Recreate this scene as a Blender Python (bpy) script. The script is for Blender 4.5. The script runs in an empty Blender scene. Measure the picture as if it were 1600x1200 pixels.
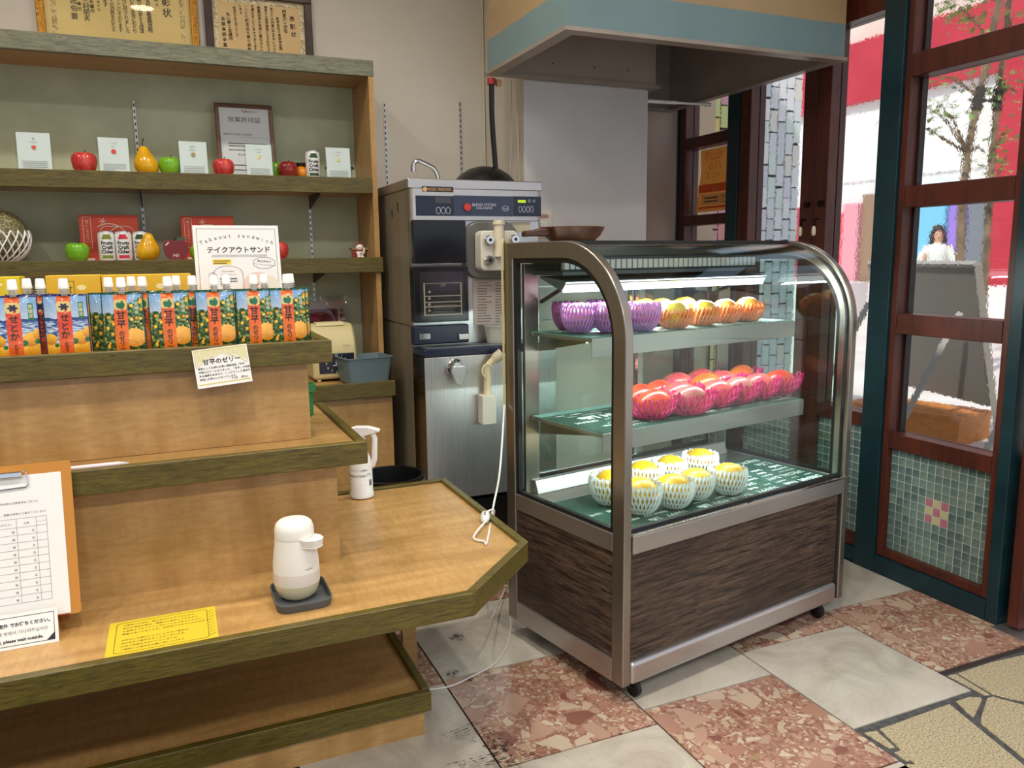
import bpy, math, random
from mathutils import Vector, Matrix
PI = math.pi
rnd = random.Random(7)
SC = bpy.context.scene
COL = SC.collection

# ---------------------------------------------------------------- camera, sky, sun, exposure
FPX, PITCH, ROLL, YAW = 1243.08, .158364723, -.0129970087, 1.16331175
CAM = Vector((0, 0, 1.15))
_F = (math.cos(YAW), math.sin(YAW)); _R = (math.sin(YAW), -math.cos(YAW))
FW = Vector((_F[0]*math.cos(PITCH), _F[1]*math.cos(PITCH), -math.sin(PITCH)))
_rt = Vector((_R[0], _R[1], 0)); _up = _rt.cross(FW)
RT = _rt*math.cos(ROLL) + _up*math.sin(ROLL); UP = -_rt*math.sin(ROLL) + _up*math.cos(ROLL)
cd = bpy.data.cameras.new('camera'); cam = bpy.data.objects.new('camera', cd); COL.objects.link(cam)
cd.sensor_width = 36; cd.lens = FPX*36/1600; cd.clip_start = .02; cd.clip_end = 200
cam.matrix_world = Matrix(((RT.x, UP.x, -FW.x, CAM.x), (RT.y, UP.y, -FW.y, CAM.y), (RT.z, UP.z, -FW.z, CAM.z), (0, 0, 0, 1)))
SC.camera = cam
W = bpy.data.worlds.new('sky'); SC.world = W; W.use_nodes = True
_n = W.node_tree.nodes; _l = W.node_tree.links
_bg = _n['Background']
_tc = _n.new('ShaderNodeTexCoord'); _sx = _n.new('ShaderNodeSeparateXYZ'); _cr = _n.new('ShaderNodeValToRGB')
_l.new(_tc.outputs['Generated'], _sx.inputs[0]); _l.new(_sx.outputs['Z'], _cr.inputs[0]); _l.new(_cr.outputs[0], _bg.inputs['Color'])
_cr.color_ramp.elements[0].color = (.80, .86, .95, 1); _cr.color_ramp.elements[1].color = (.55, .72, 1, 1)
_bg.inputs['Strength'].default_value = .9
sl = bpy.data.lights.new('sun', 'SUN'); sl.energy = 3.3; sl.angle = .03; sl.color = (1, .95, .86)
sun = bpy.data.objects.new('sun', sl); COL.objects.link(sun)
sun.rotation_euler = Vector((.62, .25, -.86)).to_track_quat('-Z', 'Y').to_euler()
SC.view_settings.view_transform = 'Standard'; SC.view_settings.look = 'None'
SC.view_settings.exposure = 0.18; SC.view_settings.gamma = 1; SC.view_settings.use_curve_mapping = False
SC.cycles.use_denoising = True
SC.cycles.sample_clamp_indirect = 4
SC.cycles.max_bounces = 14; SC.cycles.transparent_max_bounces = 24; SC.cycles.transmission_bounces = 12
LAMP_W = 9.5       # watts of every ceiling downlight
LAMP_C = (1, .94, .84)

# ---------------------------------------------------------------- where a sight line meets a real plane of the room
def ray(x, y): return FW + RT*((x-800)/FPX) - UP*((y-600)/FPX)
def onz(x, y, z):
    d = ray(x, y); return CAM + d*((z-CAM.z)/d.z)
def ony(x, y, Y):
    d = ray(x, y); return CAM + d*((Y-CAM.y)/d.y)
def onx(x, y, X):
    d = ray(x, y); return CAM + d*((X-CAM.x)/d.x)
def ondep(x, y, dep): return CAM + ray(x, y)*dep

# ---------------------------------------------------------------- materials
def S(c):
    return tuple(((v/255)/12.92 if v/255 <= .04045 else ((v/255+.055)/1.055)**2.4) for v in c[:3]) + (1,)
MC = {}
class NT:
    def __init__(s, name):
        s.m = bpy.data.materials.new(name); s.m.use_nodes = True
        s.t = s.m.node_tree; s.b = s.t.nodes['Principled BSDF']; s._o = None
    def new(s, t, **k):
        n = s.t.nodes.new('ShaderNode'+t)
        for a, v in k.items(): setattr(n, a, v)
        return n
    def link(s, a, b): s.t.links.new(a, b)
    def put(s, sock, v):
        if isinstance(v, (int, float)): sock.default_value = v
        elif isinstance(v, (tuple, list)): sock.default_value = v if len(v) == len(sock.default_value) else (tuple(v)+(1,))[:len(sock.default_value)]
        else: s.link(v, sock)
    def obj(s):
        if not s._o: s._o = s.new('TexCoord').outputs['Object']
        return s._o
    def vec(s, scale=(1, 1, 1), rot=(0, 0, 0), src=None):
        n = s.new('Mapping'); s.link(src or s.obj(), n.inputs[0]); n.inputs['Scale'].default_value = scale; n.inputs['Rotation'].default_value = rot
        return n.outputs[0]
    def noise(s, scale, detail=3, rough=.55, v=None, dist=0, col=False):
        n = s.new('TexNoise'); s.link(v or s.obj(), n.inputs['Vector'])
        n.inputs['Scale'].default_value = scale; n.inputs['Detail'].default_value = detail; n.inputs['Roughness'].default_value = rough; n.inputs['Distortion'].default_value = dist
        return n.outputs['Color' if col else 'Fac']
    def vor(s, scale, out='Color', feat='F1', v=None):
        n = s.new('TexVoronoi', feature=feat); s.link(v or s.obj(), n.inputs['Vector']); n.inputs['Scale'].default_value = scale
        return n.outputs[out]
    def ramp(s, f, *stops, const=False):
        n = s.new('ValToRGB'); s.put(n.inputs[0], f); r = n.color_ramp
        if const: r.interpolation = 'CONSTANT'
        while len(r.elements) < len(stops): r.elements.new(.5)
        for e, (p, c) in zip(r.elements, stops): e.position = p; e.color = c
        return n.outputs[0]
    def math(s, op, a, b=0, clamp=False):
        n = s.new('Math', operation=op); n.use_clamp = clamp; s.put(n.inputs[0], a); s.put(n.inputs[1], b); return n.outputs[0]
    def mix(s, f, a, b, mode='MIX'):
        n = s.new('MixRGB', blend_type=mode); s.put(n.inputs[0], f); s.put(n.inputs[1], a); s.put(n.inputs[2], b); return n.outputs[0]
    def xyz(s, src=None):
        n = s.new('SeparateXYZ'); s.link(src or s.obj(), n.inputs[0]); return n.outputs
    def bump(s, h, strength=.2, dist=.01):
        n = s.new('Bump'); s.link(h, n.inputs['Height']); n.inputs['Strength'].default_value = strength; n.inputs['Distance'].default_value = dist
        s.link(n.outputs[0], s.b.inputs['Normal'])
    def out(s, col=None, r=None, m=None, **k):
        if col is not None: s.put(s.b.inputs['Base Color'], col)
        if r is not None: s.put(s.b.inputs['Roughness'], r)
        if m is not None: s.put(s.b.inputs['Metallic'], m)
        for a, v in k.items(): s.put(s.b.inputs[a.replace('_', ' ')], v)
        return s.m
def P(name, c, r=.5, m=0, **k):
    if name not in MC: MC[name] = NT(name).out(S(c), r, m, **k)
    return MC[name]
def N(name, c1, c2, scale=8, st=(1, 1, 1), r=.5, m=0, lo=.35, hi=.65, detail=4, bump=0, bd=.002, rot=(0, 0, 0), dist=0, **k):
    if name not in MC:
        t = NT(name); f = t.noise(scale, detail, v=t.vec(st, rot), dist=dist)
        t.out(t.ramp(f, (lo, S(c1)), (hi, S(c2))), r, m, **k)
        if bump: t.bump(f, bump, bd)
        MC[name] = t.m
    return MC[name]
def E(name, c, strength):
    if name not in MC: MC[name] = NT(name).out(S(c), .5, 0, Emission_Color=S(c), Emission_Strength=strength)
    return MC[name]
def schlick(t, f0=.04):
    g = t.new('NewGeometry'); d = t.new('VectorMath', operation='DOT_PRODUCT'); t.link(g.outputs['Normal'], d.inputs[0]); t.link(g.outputs['Incoming'], d.inputs[1])
    return t.math('ADD', t.math('MULTIPLY', t.math('POWER', t.math('SUBTRACT', 1, t.math('ABSOLUTE', d.outputs['Value'])), 5), 1-f0), f0)
def thin_glass(name, tint=(255, 255, 255), rough=.0, spec=1.0):
    if name in MC: return MC[name]
    t = NT(name); o = t.t.nodes['Material Output']
    tr = t.new('BsdfTransparent'); gl = t.new('BsdfGlossy'); mx = t.new('MixShader')
    tr.inputs[0].default_value = S(tint); gl.inputs['Roughness'].default_value = rough
    f = t.math('MULTIPLY', schlick(t), spec)
    t.link(f, mx.inputs[0]); t.link(tr.outputs[0], mx.inputs[1]); t.link(gl.outputs[0], mx.inputs[2]); t.link(mx.outputs[0], o.inputs[0])
    MC[name] = t.m; return t.m

def m_maple(name, st, tint=1.0, ripple=(1, 1, 1)):
    t = NT(name); v = t.vec(st)
    a = t.noise(3.2, 5, v=v, dist=.3); b = t.noise(16, 2, v=t.vec(ripple), dist=.6)
    c1, c2 = (160*tint, 123*tint, 70*tint), (190*tint, 152*tint, 97*tint)
    base = t.ramp(a, (.3, S(c1)), (.7, S(c2)))
    t.out(t.mix(t.ramp(b, (.42, (0, 0, 0, 1)), (.62, (.3, .3, .3, 1))), base, S((144*tint, 102*tint, 56*tint))), .33)
    return t.m
# figured maple laminate: tops (grain along the step), upright boards
MAPLE_TOP = m_maple('maple_top', (1.2, 9, 9), 1.0, (5, 1.6, 5))
MAPLE_UP = m_maple('maple_upright', (5, 5, 1.3), 1.0, (1.5, 1.5, 7))
MAPLE_DK = m_maple('maple_panel', (5, 5, 1.2), .94, (1.5, 1.5, 6))
def m_oak(name, c1, c2, c3):
    t = NT(name); f = t.noise(26, 6, .7, v=t.vec((.9, 6, 9)), dist=.8); g = t.noise(5, 3, v=t.vec((.8, 1, 3)))
    c = t.mix(t.ramp(g, (.35, (0, 0, 0, 1)), (.7, (1, 1, 1, 1))), t.ramp(f, (.36, S(c1)), (.6, S(c2))), t.ramp(f, (.36, S(c1)), (.62, S(c3))))
    t.out(c, .42); t.bump(f, .25, .0012); return t.m
OAK = m_oak('green_stained_oak', (64, 55, 14), (104, 92, 30), (92, 78, 26))
OAK_PALE = m_oak('pale_green_oak', (82, 84, 66), (128, 128, 104), (112, 112, 90))  # paler grey-green oak for the top shelf edge
def m_steel(name, c1, c2, st, r=.28, streak=.5):
    t = NT(name); f = t.noise(20, 5, .7, v=t.vec(st)); g = t.noise(3, 2)
    t.out(t.mix(streak, t.ramp(f, (.3, S(c1)), (.7, S(c2))), t.ramp(g, (.35, S(c1)), (.65, S(c2)))), r, .92)
    return t.m
STEEL = m_steel('brushed_steel', (150, 145, 136), (164, 159, 150), (3, 3, .4), .3)
STEEL_H = m_steel('brushed_steel_rail', (184, 180, 176), (198, 194, 191), (.3, 5, 5), .33)
STEEL_P = m_steel('brushed_steel_panel', (176, 174, 172), (214, 213, 212), (9, 9, .3), .3)
STEEL_SIDE = N('stainless_side', (134, 126, 108), (150, 142, 122), 3, st=(4, 4, .4), r=.42, m=.45)
CHROME = P('chrome', (215, 215, 215), .1, 1)
def m_agedwood():
    t = NT('aged_dark_wood'); v = t.vec((1.3, 1.3, 22)); w = t.noise(2.2, 3, v=t.vec((1.5, 1.5, 1.5)))
    a = t.noise(5, 8, .72, v=v, dist=.35); b = t.noise(20, 6, .75, v=t.vec((1.0, 1.0, 10)), dist=.3)
    c = t.ramp(a, (.42, S((30, 22, 18))), (.49, S((78, 60, 47))), (.62, S((100, 80, 64))))
    c = t.mix(t.ramp(b, (.56, (0, 0, 0, 1)), (.62, (.85, .85, .85, 1))), c, S((32, 24, 20)))
    c = t.mix(t.ramp(b, (.33, (.75, .75, .75, 1)), (.38, (0, 0, 0, 1))), c, S((158, 136, 108)))
    c = t.mix(t.ramp(w, (.42, (0, 0, 0, 1)), (.66, (.6, .6, .6, 1))), c, S((38, 28, 22)))
    t.out(c, .5); t.bump(a, .2, .002); return t.m
AGED = m_agedwood()
def m_breccia(k):
    t = NT('red_breccia_%s' % 'abc'[k]); off = t.new('Mapping'); t.link(t.obj(), off.inputs[0]); off.inputs['Location'].default_value = (k*3.1, k*1.7, 0)
    d = t.new('VectorMath', operation='MULTIPLY_ADD'); t.link(t.noise(9, 3, v=off.outputs[0], col=True), d.inputs[0]); d.inputs[1].default_value = (.06, .06, 0); t.link(off.outputs[0], d.inputs[2]); v = d.outputs[0]
    def layer(sc, thr, seed):
        cell = t.xyz(t.vor(sc, 'Color', v=v))
        edge = t.vor(sc, 'Distance', 'DISTANCE_TO_EDGE', v=v)
        col = t.ramp(cell[0], (0, S((188, 168, 146))), (.2, S((176, 144, 124))), (.42, S((196, 180, 158))), (.6, S((160, 118, 100))), (.74, S((184, 164, 138))), (.88, S((120, 70, 58))), (.95, S((150, 126, 92))), const=True)
        keep = t.math('GREATER_THAN', cell[1], seed)
        inside = t.math('MULTIPLY', t.ramp(edge, (thr, (0, 0, 0, 1)), (thr+.02, (1, 1, 1, 1))), keep)
        return col, inside
    base = t.ramp(t.noise(70, 4, .7, v=v), (.34, S((124, 82, 68))), (.52, S((152, 108, 92))), (.66, S((182, 148, 130))))
    c3, i3 = layer(90, .10, .50); c2, i2 = layer(34, .09, .55); c1, i1 = layer(14, .07, .62)
    c = t.mix(i3, base, c3); c = t.mix(i2, c, c2); c = t.mix(i1, c, c1)
    t.out(t.mix(.12, c, t.ramp(t.noise(4, 2), (.3, S((120, 80, 66))), (.7, S((220, 190, 170))))), .2); return t.m
BRECCIA = [m_breccia(k) for k in range(3)]
def m_marble(k):
    t = NT('beige_marble_%s' % 'ab'[k]); mp = t.new('Mapping'); t.link(t.obj(), mp.inputs[0]); mp.inputs['Location'].default_value = (k*2.3, k, 0); v = mp.outputs[0]
    a = t.noise(4, 6, .65, v=v, dist=1); e = t.vor(11, 'Distance', 'DISTANCE_TO_EDGE', v=t.new('VectorMath', operation='ADD').outputs[0] if False else v)
    c = t.ramp(a, (.3, S((164, 155, 141))), (.5, S((188, 181, 168))), (.7, S((202, 196, 184))))
    f = t.noise(38, 5, .8, v=v)
    c = t.mix(t.ramp(f, (.66, (0, 0, 0, 1)), (.72, (.5, .5, .5, 1))), c, S((140, 126, 110)))
    t.out(t.mix(t.ramp(e, (.0, (.18, .18, .18, 1)), (.02, (0, 0, 0, 1))), c, S((150, 130, 110))), .2); return t.m
MARBLE = [m_marble(k) for k in range(2)]
def m_granite():
    t = NT('yellow_granite'); f = t.noise(210, 3, .8); g = t.noise(5, 3)
    c = t.ramp(f, (.38, S((92, 84, 66))), (.46, S((166, 154, 122))), (.58, S((192, 180, 148))), (.72, S((212, 204, 180))))
    t.out(t.mix(t.ramp(g, (.4, (0, 0, 0, 1)), (.7, (.25, .25, .25, 1))), c, S((176, 152, 120))), .5); t.bump(f, .35, .002); return t.m
GRANITE = m_granite()
GROUT = N('dark_mortar', (58, 58, 58), (84, 84, 84), 60, r=.85)
JOINT = P('tile_joint', (44, 34, 30), .8)
WALL = N('cream_wall', (196, 190, 177), (206, 200, 188), 2.2, r=.7)
WALL_PINK = N('pinkish_wall', (182, 162, 148), (194, 174, 160), 2, r=.7)
BOARD = N('white_fire_board', (190, 187, 186), (204, 202, 201), 1.6, r=.5, bump=.05)
SAGE = N('sage_back_panel', (160, 167, 138), (182, 188, 160), 5, r=.6, detail=6)
CEIL = P('ceiling_paint', (225, 220, 210), .8)
TEAL = N('teal_painted_wood', (10, 40, 48), (16, 50, 58), 12, r=.35)
BROWN = N('red_brown_wood', (66, 27, 17), (90, 39, 25), 7, st=(4, 4, .6), r=.4, detail=6, bump=.1)
WHITE = P('white_plastic', (232, 230, 226), .35)
PAPER = P('white_paper', (236, 236, 234), .7)
CREAM = P('cream_plastic', (206, 196, 160), .4)
BLACK = P('black_plastic', (16, 16, 18), .35)
RUBBER = P('black_gasket', (12, 12, 13), .55)
NAVY = P('navy_plastic', (18, 24, 50), .25)
INK = P('black_ink', (26, 26, 30), .6); INKG = P('grey_ink', (96, 96, 98), .6)
WINK = P('white_ink', (226, 236, 230), .6)
CLEAR = thin_glass('clear_acrylic', (246, 250, 250), .02)
GLASS = thin_glass('case_glass', (244, 252, 249), .0, .8)
def m_ripple():
    t = NT('ripple_glass'); o = t.t.nodes['Material Output']
    rf = t.new('BsdfRefraction'); gl = t.new('BsdfGlossy'); mx = t.new('MixShader'); bp = t.new('Bump')
    rf.inputs['IOR'].default_value = 1.03; rf.inputs['Roughness'].default_value = 0; gl.inputs['Roughness'].default_value = .03; rf.inputs['Color'].default_value = (.96, .98, .98, 1)
    t.link(t.noise(85, 2, .5), bp.inputs['Height']); bp.inputs['Strength'].default_value = .5; bp.inputs['Distance'].default_value = .0016
    t.link(bp.outputs[0], rf.inputs['Normal'])
    t.link(t.math('MULTIPLY', schlick(t), .5), mx.inputs[0]); t.link(rf.outputs[0], mx.inputs[1]); t.link(gl.outputs[0], mx.inputs[2]); t.link(mx.outputs[0], o.inputs[0])
    return t.m
RIPPLE = m_ripple()

# ---------------------------------------------------------------- geometry helpers
_fc = bpy.data.curves.new('glyphs', 'FONT'); _fo = bpy.data.objects.new('glyphs', _fc); _fc.resolution_u = 2
_tc_cache = {}
def glyphs(body, bold=0):
    k = (body, bold)
    if k not in _tc_cache:
        _fc.body = body; _fc.offset = bold; m = _fo.to_mesh()
        vs = [(v.co.x, v.co.y) for v in m.vertices]; fs = [tuple(p.vertices) for p in m.polygons]
        _fo.to_mesh_clear(); _tc_cache[k] = (vs, fs)
    return _tc_cache[k]
class MB:
    def __init__(s, org=(0, 0, 0), bold=0):
        s.v = []; s.f = []; s.mi = []; s.o = Vector(org); s.cur = 0; s.bold = bold
    def pt(s, p):
        s.v.append((p[0]-s.o.x, p[1]-s.o.y, p[2]-s.o.z)); return len(s.v)-1
    def face(s, *i): s.f.append(tuple(i)); s.mi.append(s.cur)
    def box(s, x0, x1, y0, y1, z0, z1):
        i = [s.pt((x, y, z)) for z in (z0, z1) for x, y in ((x0, y0), (x1, y0), (x1, y1), (x0, y1))]
        for q in ((3, 2, 1, 0), (4, 5, 6, 7), (0, 1, 5, 4), (1, 2, 6, 5), (2, 3, 7, 6), (3, 0, 4, 7)): s.face(*[i[k] for k in q])
        return s
    def prism(s, poly, a0, a1, ax='z'):
        def P3(p, a): return {'z': (p[0], p[1], a), 'x': (a, p[0], p[1]), 'y': (p[0], a, p[1])}[ax]
        A = [s.pt(P3(p, a0)) for p in poly]; B = [s.pt(P3(p, a1)) for p in poly]; n = len(poly)
        s.face(*A[::-1]); s.face(*B)
        for k in range(n): s.face(A[k], A[(k+1) % n], B[(k+1) % n], B[k])
        return s
    def strip(s, outer, inner, a0, a1, ax='x', closed=False):
        'a bent bar: outer and inner outline (same count) pushed from a0 to a1 along ax'
        def P3(p, a): return {'z': (p[0], p[1], a), 'x': (a, p[0], p[1]), 'y': (p[0], a, p[1])}[ax]
        n = len(outer); R = [[s.pt(P3(outer[k], a0)), s.pt(P3(outer[k], a1)), s.pt(P3(inner[k], a1)), s.pt(P3(inner[k], a0))] for k in range(n)]
        for k in range(n if closed else n-1):
            A, B = R[k], R[(k+1) % n]
            for j in range(4): s.face(A[j], B[j], B[(j+1) % 4], A[(j+1) % 4])
        if not closed: s.face(*R[0]); s.face(*R[-1][::-1])
        return s
    def lathe(s, prof, c=(0, 0, 0), n=24, ax='z', fn=None):
        def P3(r, h, a):
            x, y = r*math.cos(a), r*math.sin(a)
            p = {'z': (c[0]+x, c[1]+y, c[2]+h), 'y': (c[0]+x, c[1]+h, c[2]+y), 'x': (c[0]+h, c[1]+x, c[2]+y)}[ax]
            return fn(p) if fn else p
        rows = []
        for r, h in prof:
            rows.append([s.pt(P3(0, h, 0))] if r < 1e-6 else [s.pt(P3(r, h, 2*PI*k/n)) for k in range(n)])
        for A, B in zip(rows, rows[1:]):
            for k in range(n):
                k2 = (k+1) % n
                if len(A) == 1 and len(B) == 1: break
                if len(A) == 1: s.face(A[0], B[k2], B[k])
                elif len(B) == 1: s.face(A[k], A[k2], B[0])
                else: s.face(A[k], A[k2], B[k2], B[k])
        if len(rows[0]) > 1: s.face(*rows[0][::-1])
        if len(rows[-1]) > 1: s.face(*rows[-1])
        return s
    def tube(s, pts, r, n=8, caps=True):
        pts = [Vector(p) for p in pts]; rows = []; up = None
        for k, p in enumerate(pts):
            d = (pts[min(k+1, len(pts)-1)]-pts[max(k-1, 0)]).normalized()
            if up is None: up = Vector((0, 0, 1)) if abs(d.z) < .9 else Vector((1, 0, 0))
            a = d.cross(up).normalized(); b = a.cross(d); up = b
            rr = r[k] if isinstance(r, (list, tuple)) else r
            rows.append([s.pt(p + a*rr*math.cos(2*PI*j/n) + b*rr*math.sin(2*PI*j/n)) for j in range(n)])
        for A, B in zip(rows, rows[1:]):
            for j in range(n): s.face(A[j], A[(j+1) % n], B[(j+1) % n], B[j])
        if caps: s.face(*rows[0][::-1]); s.face(*rows[-1])
        return s
    def grid(s, fn, nu, nv, closed_u=False):
        I = [[s.pt(fn(i/(nu if closed_u else nu), j/nv)) for j in range(nv+1)] for i in range(nu if closed_u else nu+1)]
        for i in range(nu):
            for j in range(nv): s.face(I[i][j], I[(i+1) % len(I)][j], I[(i+1) % len(I)][j+1], I[i][j+1])
        return s
    def ball(s, c, r, nu=20, nv=12, fn=None):
        rx, ry, rz = (r, r, r) if isinstance(r, (int, float)) else r
        def f(p):
            q = Vector((p[0]*rx, p[1]*ry, p[2]*rz)); q = Vector(fn(q)) if fn else q
            return q + Vector(c)
        top = s.pt(f((0, 0, 1))); bot = s.pt(f((0, 0, -1))); rows = []
        for j in range(1, nv):
            a = PI*j/nv; rows.append([s.pt(f((math.sin(a)*math.cos(2*PI*k/nu), math.sin(a)*math.sin(2*PI*k/nu), math.cos(a)))) for k in range(nu)])
        for k in range(nu):
            s.face(top, rows[0][k], rows[0][(k+1) % nu]); s.face(bot, rows[-1][(k+1) % nu], rows[-1][k])
        for A, B in zip(rows, rows[1:]):
            for k in range(nu): s.face(A[k], B[k], B[(k+1) % nu], A[(k+1) % nu])
        return s
    def disc(s, c, r, n=20, fn=None, rx=None):
        I = [s.pt(fn(c[0]+(rx or r)*math.cos(2*PI*k/n), c[1]+r*math.sin(2*PI*k/n)) if fn else (c[0]+(rx or r)*math.cos(2*PI*k/n), c[1]+r*math.sin(2*PI*k/n), c[2])) for k in range(n)]
        s.face(*I); return s
    def rect(s, x0, x1, y0, y1, z): return s.poly([(x0, y0), (x1, y0), (x1, y1), (x0, y1)], z)
    def poly(s, pts, z): s.face(*[s.pt((p[0], p[1], z)) for p in pts]); return s
    def line(s, pts, w, z, closed=False):
        n = len(pts)
        for k in range(n if closed else n-1):
            a = Vector(pts[k]).to_2d(); b = Vector(pts[(k+1) % n]).to_2d(); d = b-a
            if d.length < 1e-7: continue
            q = Vector((-d.y, d.x)).normalized()*w/2; e = d.normalized()*w/2
            s.poly([a-q-e, b-q+e, b+q+e, a+q-e], z)
        return s
    def text(s, body, x, y, size, al='C', z=0, fn=None, rot=0, sx=1, vertical=False, step=1.05, b=None):
        'flat print in the local x,y plane'
        if vertical:
            for k, ch in enumerate(body): s.text(ch, x, y-k*size*step, size, 'C', z, fn, rot, sx, b=b)
            return s
        vs, fs = glyphs(body, s.bold if b is None else b)
        if not vs: return s
        w = max(v[0] for v in vs); off = {'C': -(w+min(v[0] for v in vs))/2, 'L': 0, 'R': -w}[al]
        c, sn = math.cos(rot), math.sin(rot); i0 = len(s.v)
        for vx, vy in vs:
            px, py = (vx+off)*size*sx, vy*size; X, Y = x+px*c-py*sn, y+px*sn+py*c
            s.pt(fn(X, Y) if fn else (X, Y, z))
        for f in fs: s.face(*[i0+i for i in f])
        return s
    def mesh(s, name, mats, smooth=40):
        me = bpy.data.meshes.new(name); me.from_pydata(s.v, [], s.f)
        for m in (mats if isinstance(mats, (list, tuple)) else [mats]): me.materials.append(m)
        if any(s.mi): me.polygons.foreach_set('material_index', s.mi)
        if smooth:
            me.polygons.foreach_set('use_smooth', [True]*len(me.polygons)); me.set_sharp_from_angle(angle=math.radians(smooth))
        me.update(); return me
    def build(s, name, mats, parent=None, bevel=0, seg=2, smooth=40, loc=None, rot=None, kind=None):
        me = s.mesh(name, mats, smooth)
        return link(name, me, parent, loc, rot, bevel, seg, kind)
def link(name, me, parent=None, loc=None, rot=None, bevel=0, seg=2, kind=None):
    o = bpy.data.objects.new(name, me); COL.objects.link(o)
    if parent is not None: o.parent = parent
    if loc is not None: o.location = loc
    if rot is not None: o.rotation_euler = rot
    if bevel:
        b = o.modifiers.new('edge', 'BEVEL'); b.width = bevel; b.segments = seg; b.limit_method = 'ANGLE'; b.angle_limit = .6; b.harden_normals = True
    if kind: o['kind'] = kind
    return o
def tag(o, label, cat, group=None):
    o['label'] = label; o['category'] = cat
    if group: o['group'] = group
    return o
def thing(name, label, cat, loc=(0, 0, 0), rot=(0, 0, 0), group=None):
    o = bpy.data.objects.new(name, None); COL.objects.link(o); o.location = loc; o.rotation_euler = rot; o.empty_display_size = .05
    return tag(o, label, cat, group)
def part(o, label): o['label'] = label; return o
def struct(name, loc=(0, 0, 0), rot=(0, 0, 0)):
    o = bpy.data.objects.new(name, None); COL.objects.link(o); o.location = loc; o.rotation_euler = rot; o['kind'] = 'structure'; return o
def dup(o, parent=None, **k):
    c = o.copy(); COL.objects.link(c)
    if parent is not None: c.parent = parent
    for ch in o.children: dup(ch, c)
    return c
def up(tilt=0, rz=0): return (PI/2-tilt, 0, rz)     # local x to the side, y upwards, z out towards the viewer
def arc(cx, cy, r, a0, a1, n): return [(cx+r*math.cos(a0+(a1-a0)*k/n), cy+r*math.sin(a0+(a1-a0)*k/n)) for k in range(n+1)]
def rrect(x0, x1, y0, y1, r, n=4):
    p = []
    for cx, cy, a in ((x1-r, y1-r, 0), (x0+r, y1-r, PI/2), (x0+r, y0+r, PI), (x1-r, y0+r, 1.5*PI)): p += arc(cx, cy, r, a, a+PI/2, n)
    return p
# ================================================================ SETTING
# ---- floor: square stone tiles in shifted columns, crazy paving beyond the doorway
fl = struct('floor')
m = MB(); m.box(-2.6, 3.2, -2.2, 3.5, -.06, -.004); b = m.build('floor_bed', JOINT, fl, smooth=0)
XC = [.20, .622, 1.043, 1.463, 1.883, 2.296]
YC = [1.517, 1.53, 1.597, 1.732, 1.837]
RED0 = [False, True, False, True, False]     # whether the tile that begins at YC is red breccia
YEND = [-.5, -.5, -.5, 1.305, 1.405]
TM = {}
for c in range(5):
    x0, x1 = XC[c], XC[c+1]
    for k in range(-5, 5):
        y0 = YC[c]+k*.42; y1 = min(y0+.42, 3.45)
        red = RED0[c] ^ (k % 2 == 1)
        if y1 <= YEND[c]+.02 or y0 > 3.3: continue
        y0 = max(y0, YEND[c])
        w, h = x1-x0-.005, y1-y0-.005; v = (c*3+k) % 3 if red else (c+k) % 2; key = (round(w, 3), round(h, 3), red, v)
        if key not in TM:
            q = MB(); q.box(-w/2, w/2, -h/2, h/2, -.012, 0); TM[key] = q.mesh('floor_tile', BRECCIA[v] if red else MARBLE[v], 0)
        link('floor_tile', TM[key], fl, ((x0+x1)/2, (y0+y1)/2, 0))
m = MB(); m.box(1.46, 3.2, -2.2, 1.40, -.05, -.0032); m.build('paving_bed', GROUT, fl, smooth=0)
PAV = [[(735, 641), (930, 577), (1125, 533), (1400, 470), (1500, 640), (1400, 868), (1125, 805), (1050, 793), (940, 763)],
       [(676, 656), (725, 645), (928, 768), (898, 772)],
       [(725, 805), (800, 780), (875, 782), (878, 800), (830, 903), (800, 880)],
       [(278, 967), (688, 820), (1125, 1178), (1250, 1290), (640, 1330)],
       [(908, 787), (940, 778), (1125, 828), (1420, 900), (1500, 1300), (1340, 1300), (1125, 1140), (868, 933), (874, 890)],
       [(184, 990), (262, 977), (372, 1075), (338, 1083)], [(362, 1105), (408, 1090), (463, 1148), (435, 1158)],
       [(372, 1202), (440, 1172), (500, 1176), (560, 1250), (620, 1350), (480, 1400)]]
for p in PAV:
    w = [onz(1300+x/3.75, 880+y/3.75, 0) for x, y in p]; cx = sum(q.x for q in w)/len(w); cy = sum(q.y for q in w)/len(w)
    q = MB((cx, cy, 0)); q.prism([(a.x, a.y) for a in w], -.02, 0); q.build('paving_stone', GRANITE, fl, loc=(cx, cy, 0), bevel=.0025, seg=1)
for a, b_ in (((1.3, .45), (1.9, .95)), ((1.95, .3), (2.5, .9)), ((1.95, .95), (2.6, 1.05)), ((2.65, .6), (3.15, 1.3))):
    q = MB(); q.box(a[0], b_[0], a[1], b_[1], -.02, -.001); q.build('paving_stone', GRANITE, fl, bevel=.002, seg=1)
t = NT('floor_scuff'); o_ = t.t.nodes['Material Output']; tr_ = t.new('BsdfTransparent'); df_ = t.new('BsdfDiffuse'); mx_ = t.new('MixShader'); df_.inputs[0].default_value = S((50, 46, 42))
t.link(t.ramp(t.noise(60, 4, .7), (.45, (0, 0, 0, 1)), (.6, (.6, .6, .6, 1))), mx_.inputs[0]); t.link(tr_.outputs[0], mx_.inputs[1]); t.link(df_.outputs[0], mx_.inputs[2]); t.link(mx_.outputs[0], o_.inputs[0])
m = MB()
for ax, ay, bx, by, n in ((690, 1150, 740, 1130, 9), (752, 1186, 800, 1166, 8), (700, 1195, 770, 1178, 10)):
    for k in range(n):
        a, b = onz(ax+k*7+rnd.uniform(-2, 2), ay+k*1.5, 0), onz(bx+k*7+rnd.uniform(-3, 3), by+k*2.5, 0); m.line([(a.x, a.y), (b.x, b.y)], .004, .0006)
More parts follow.
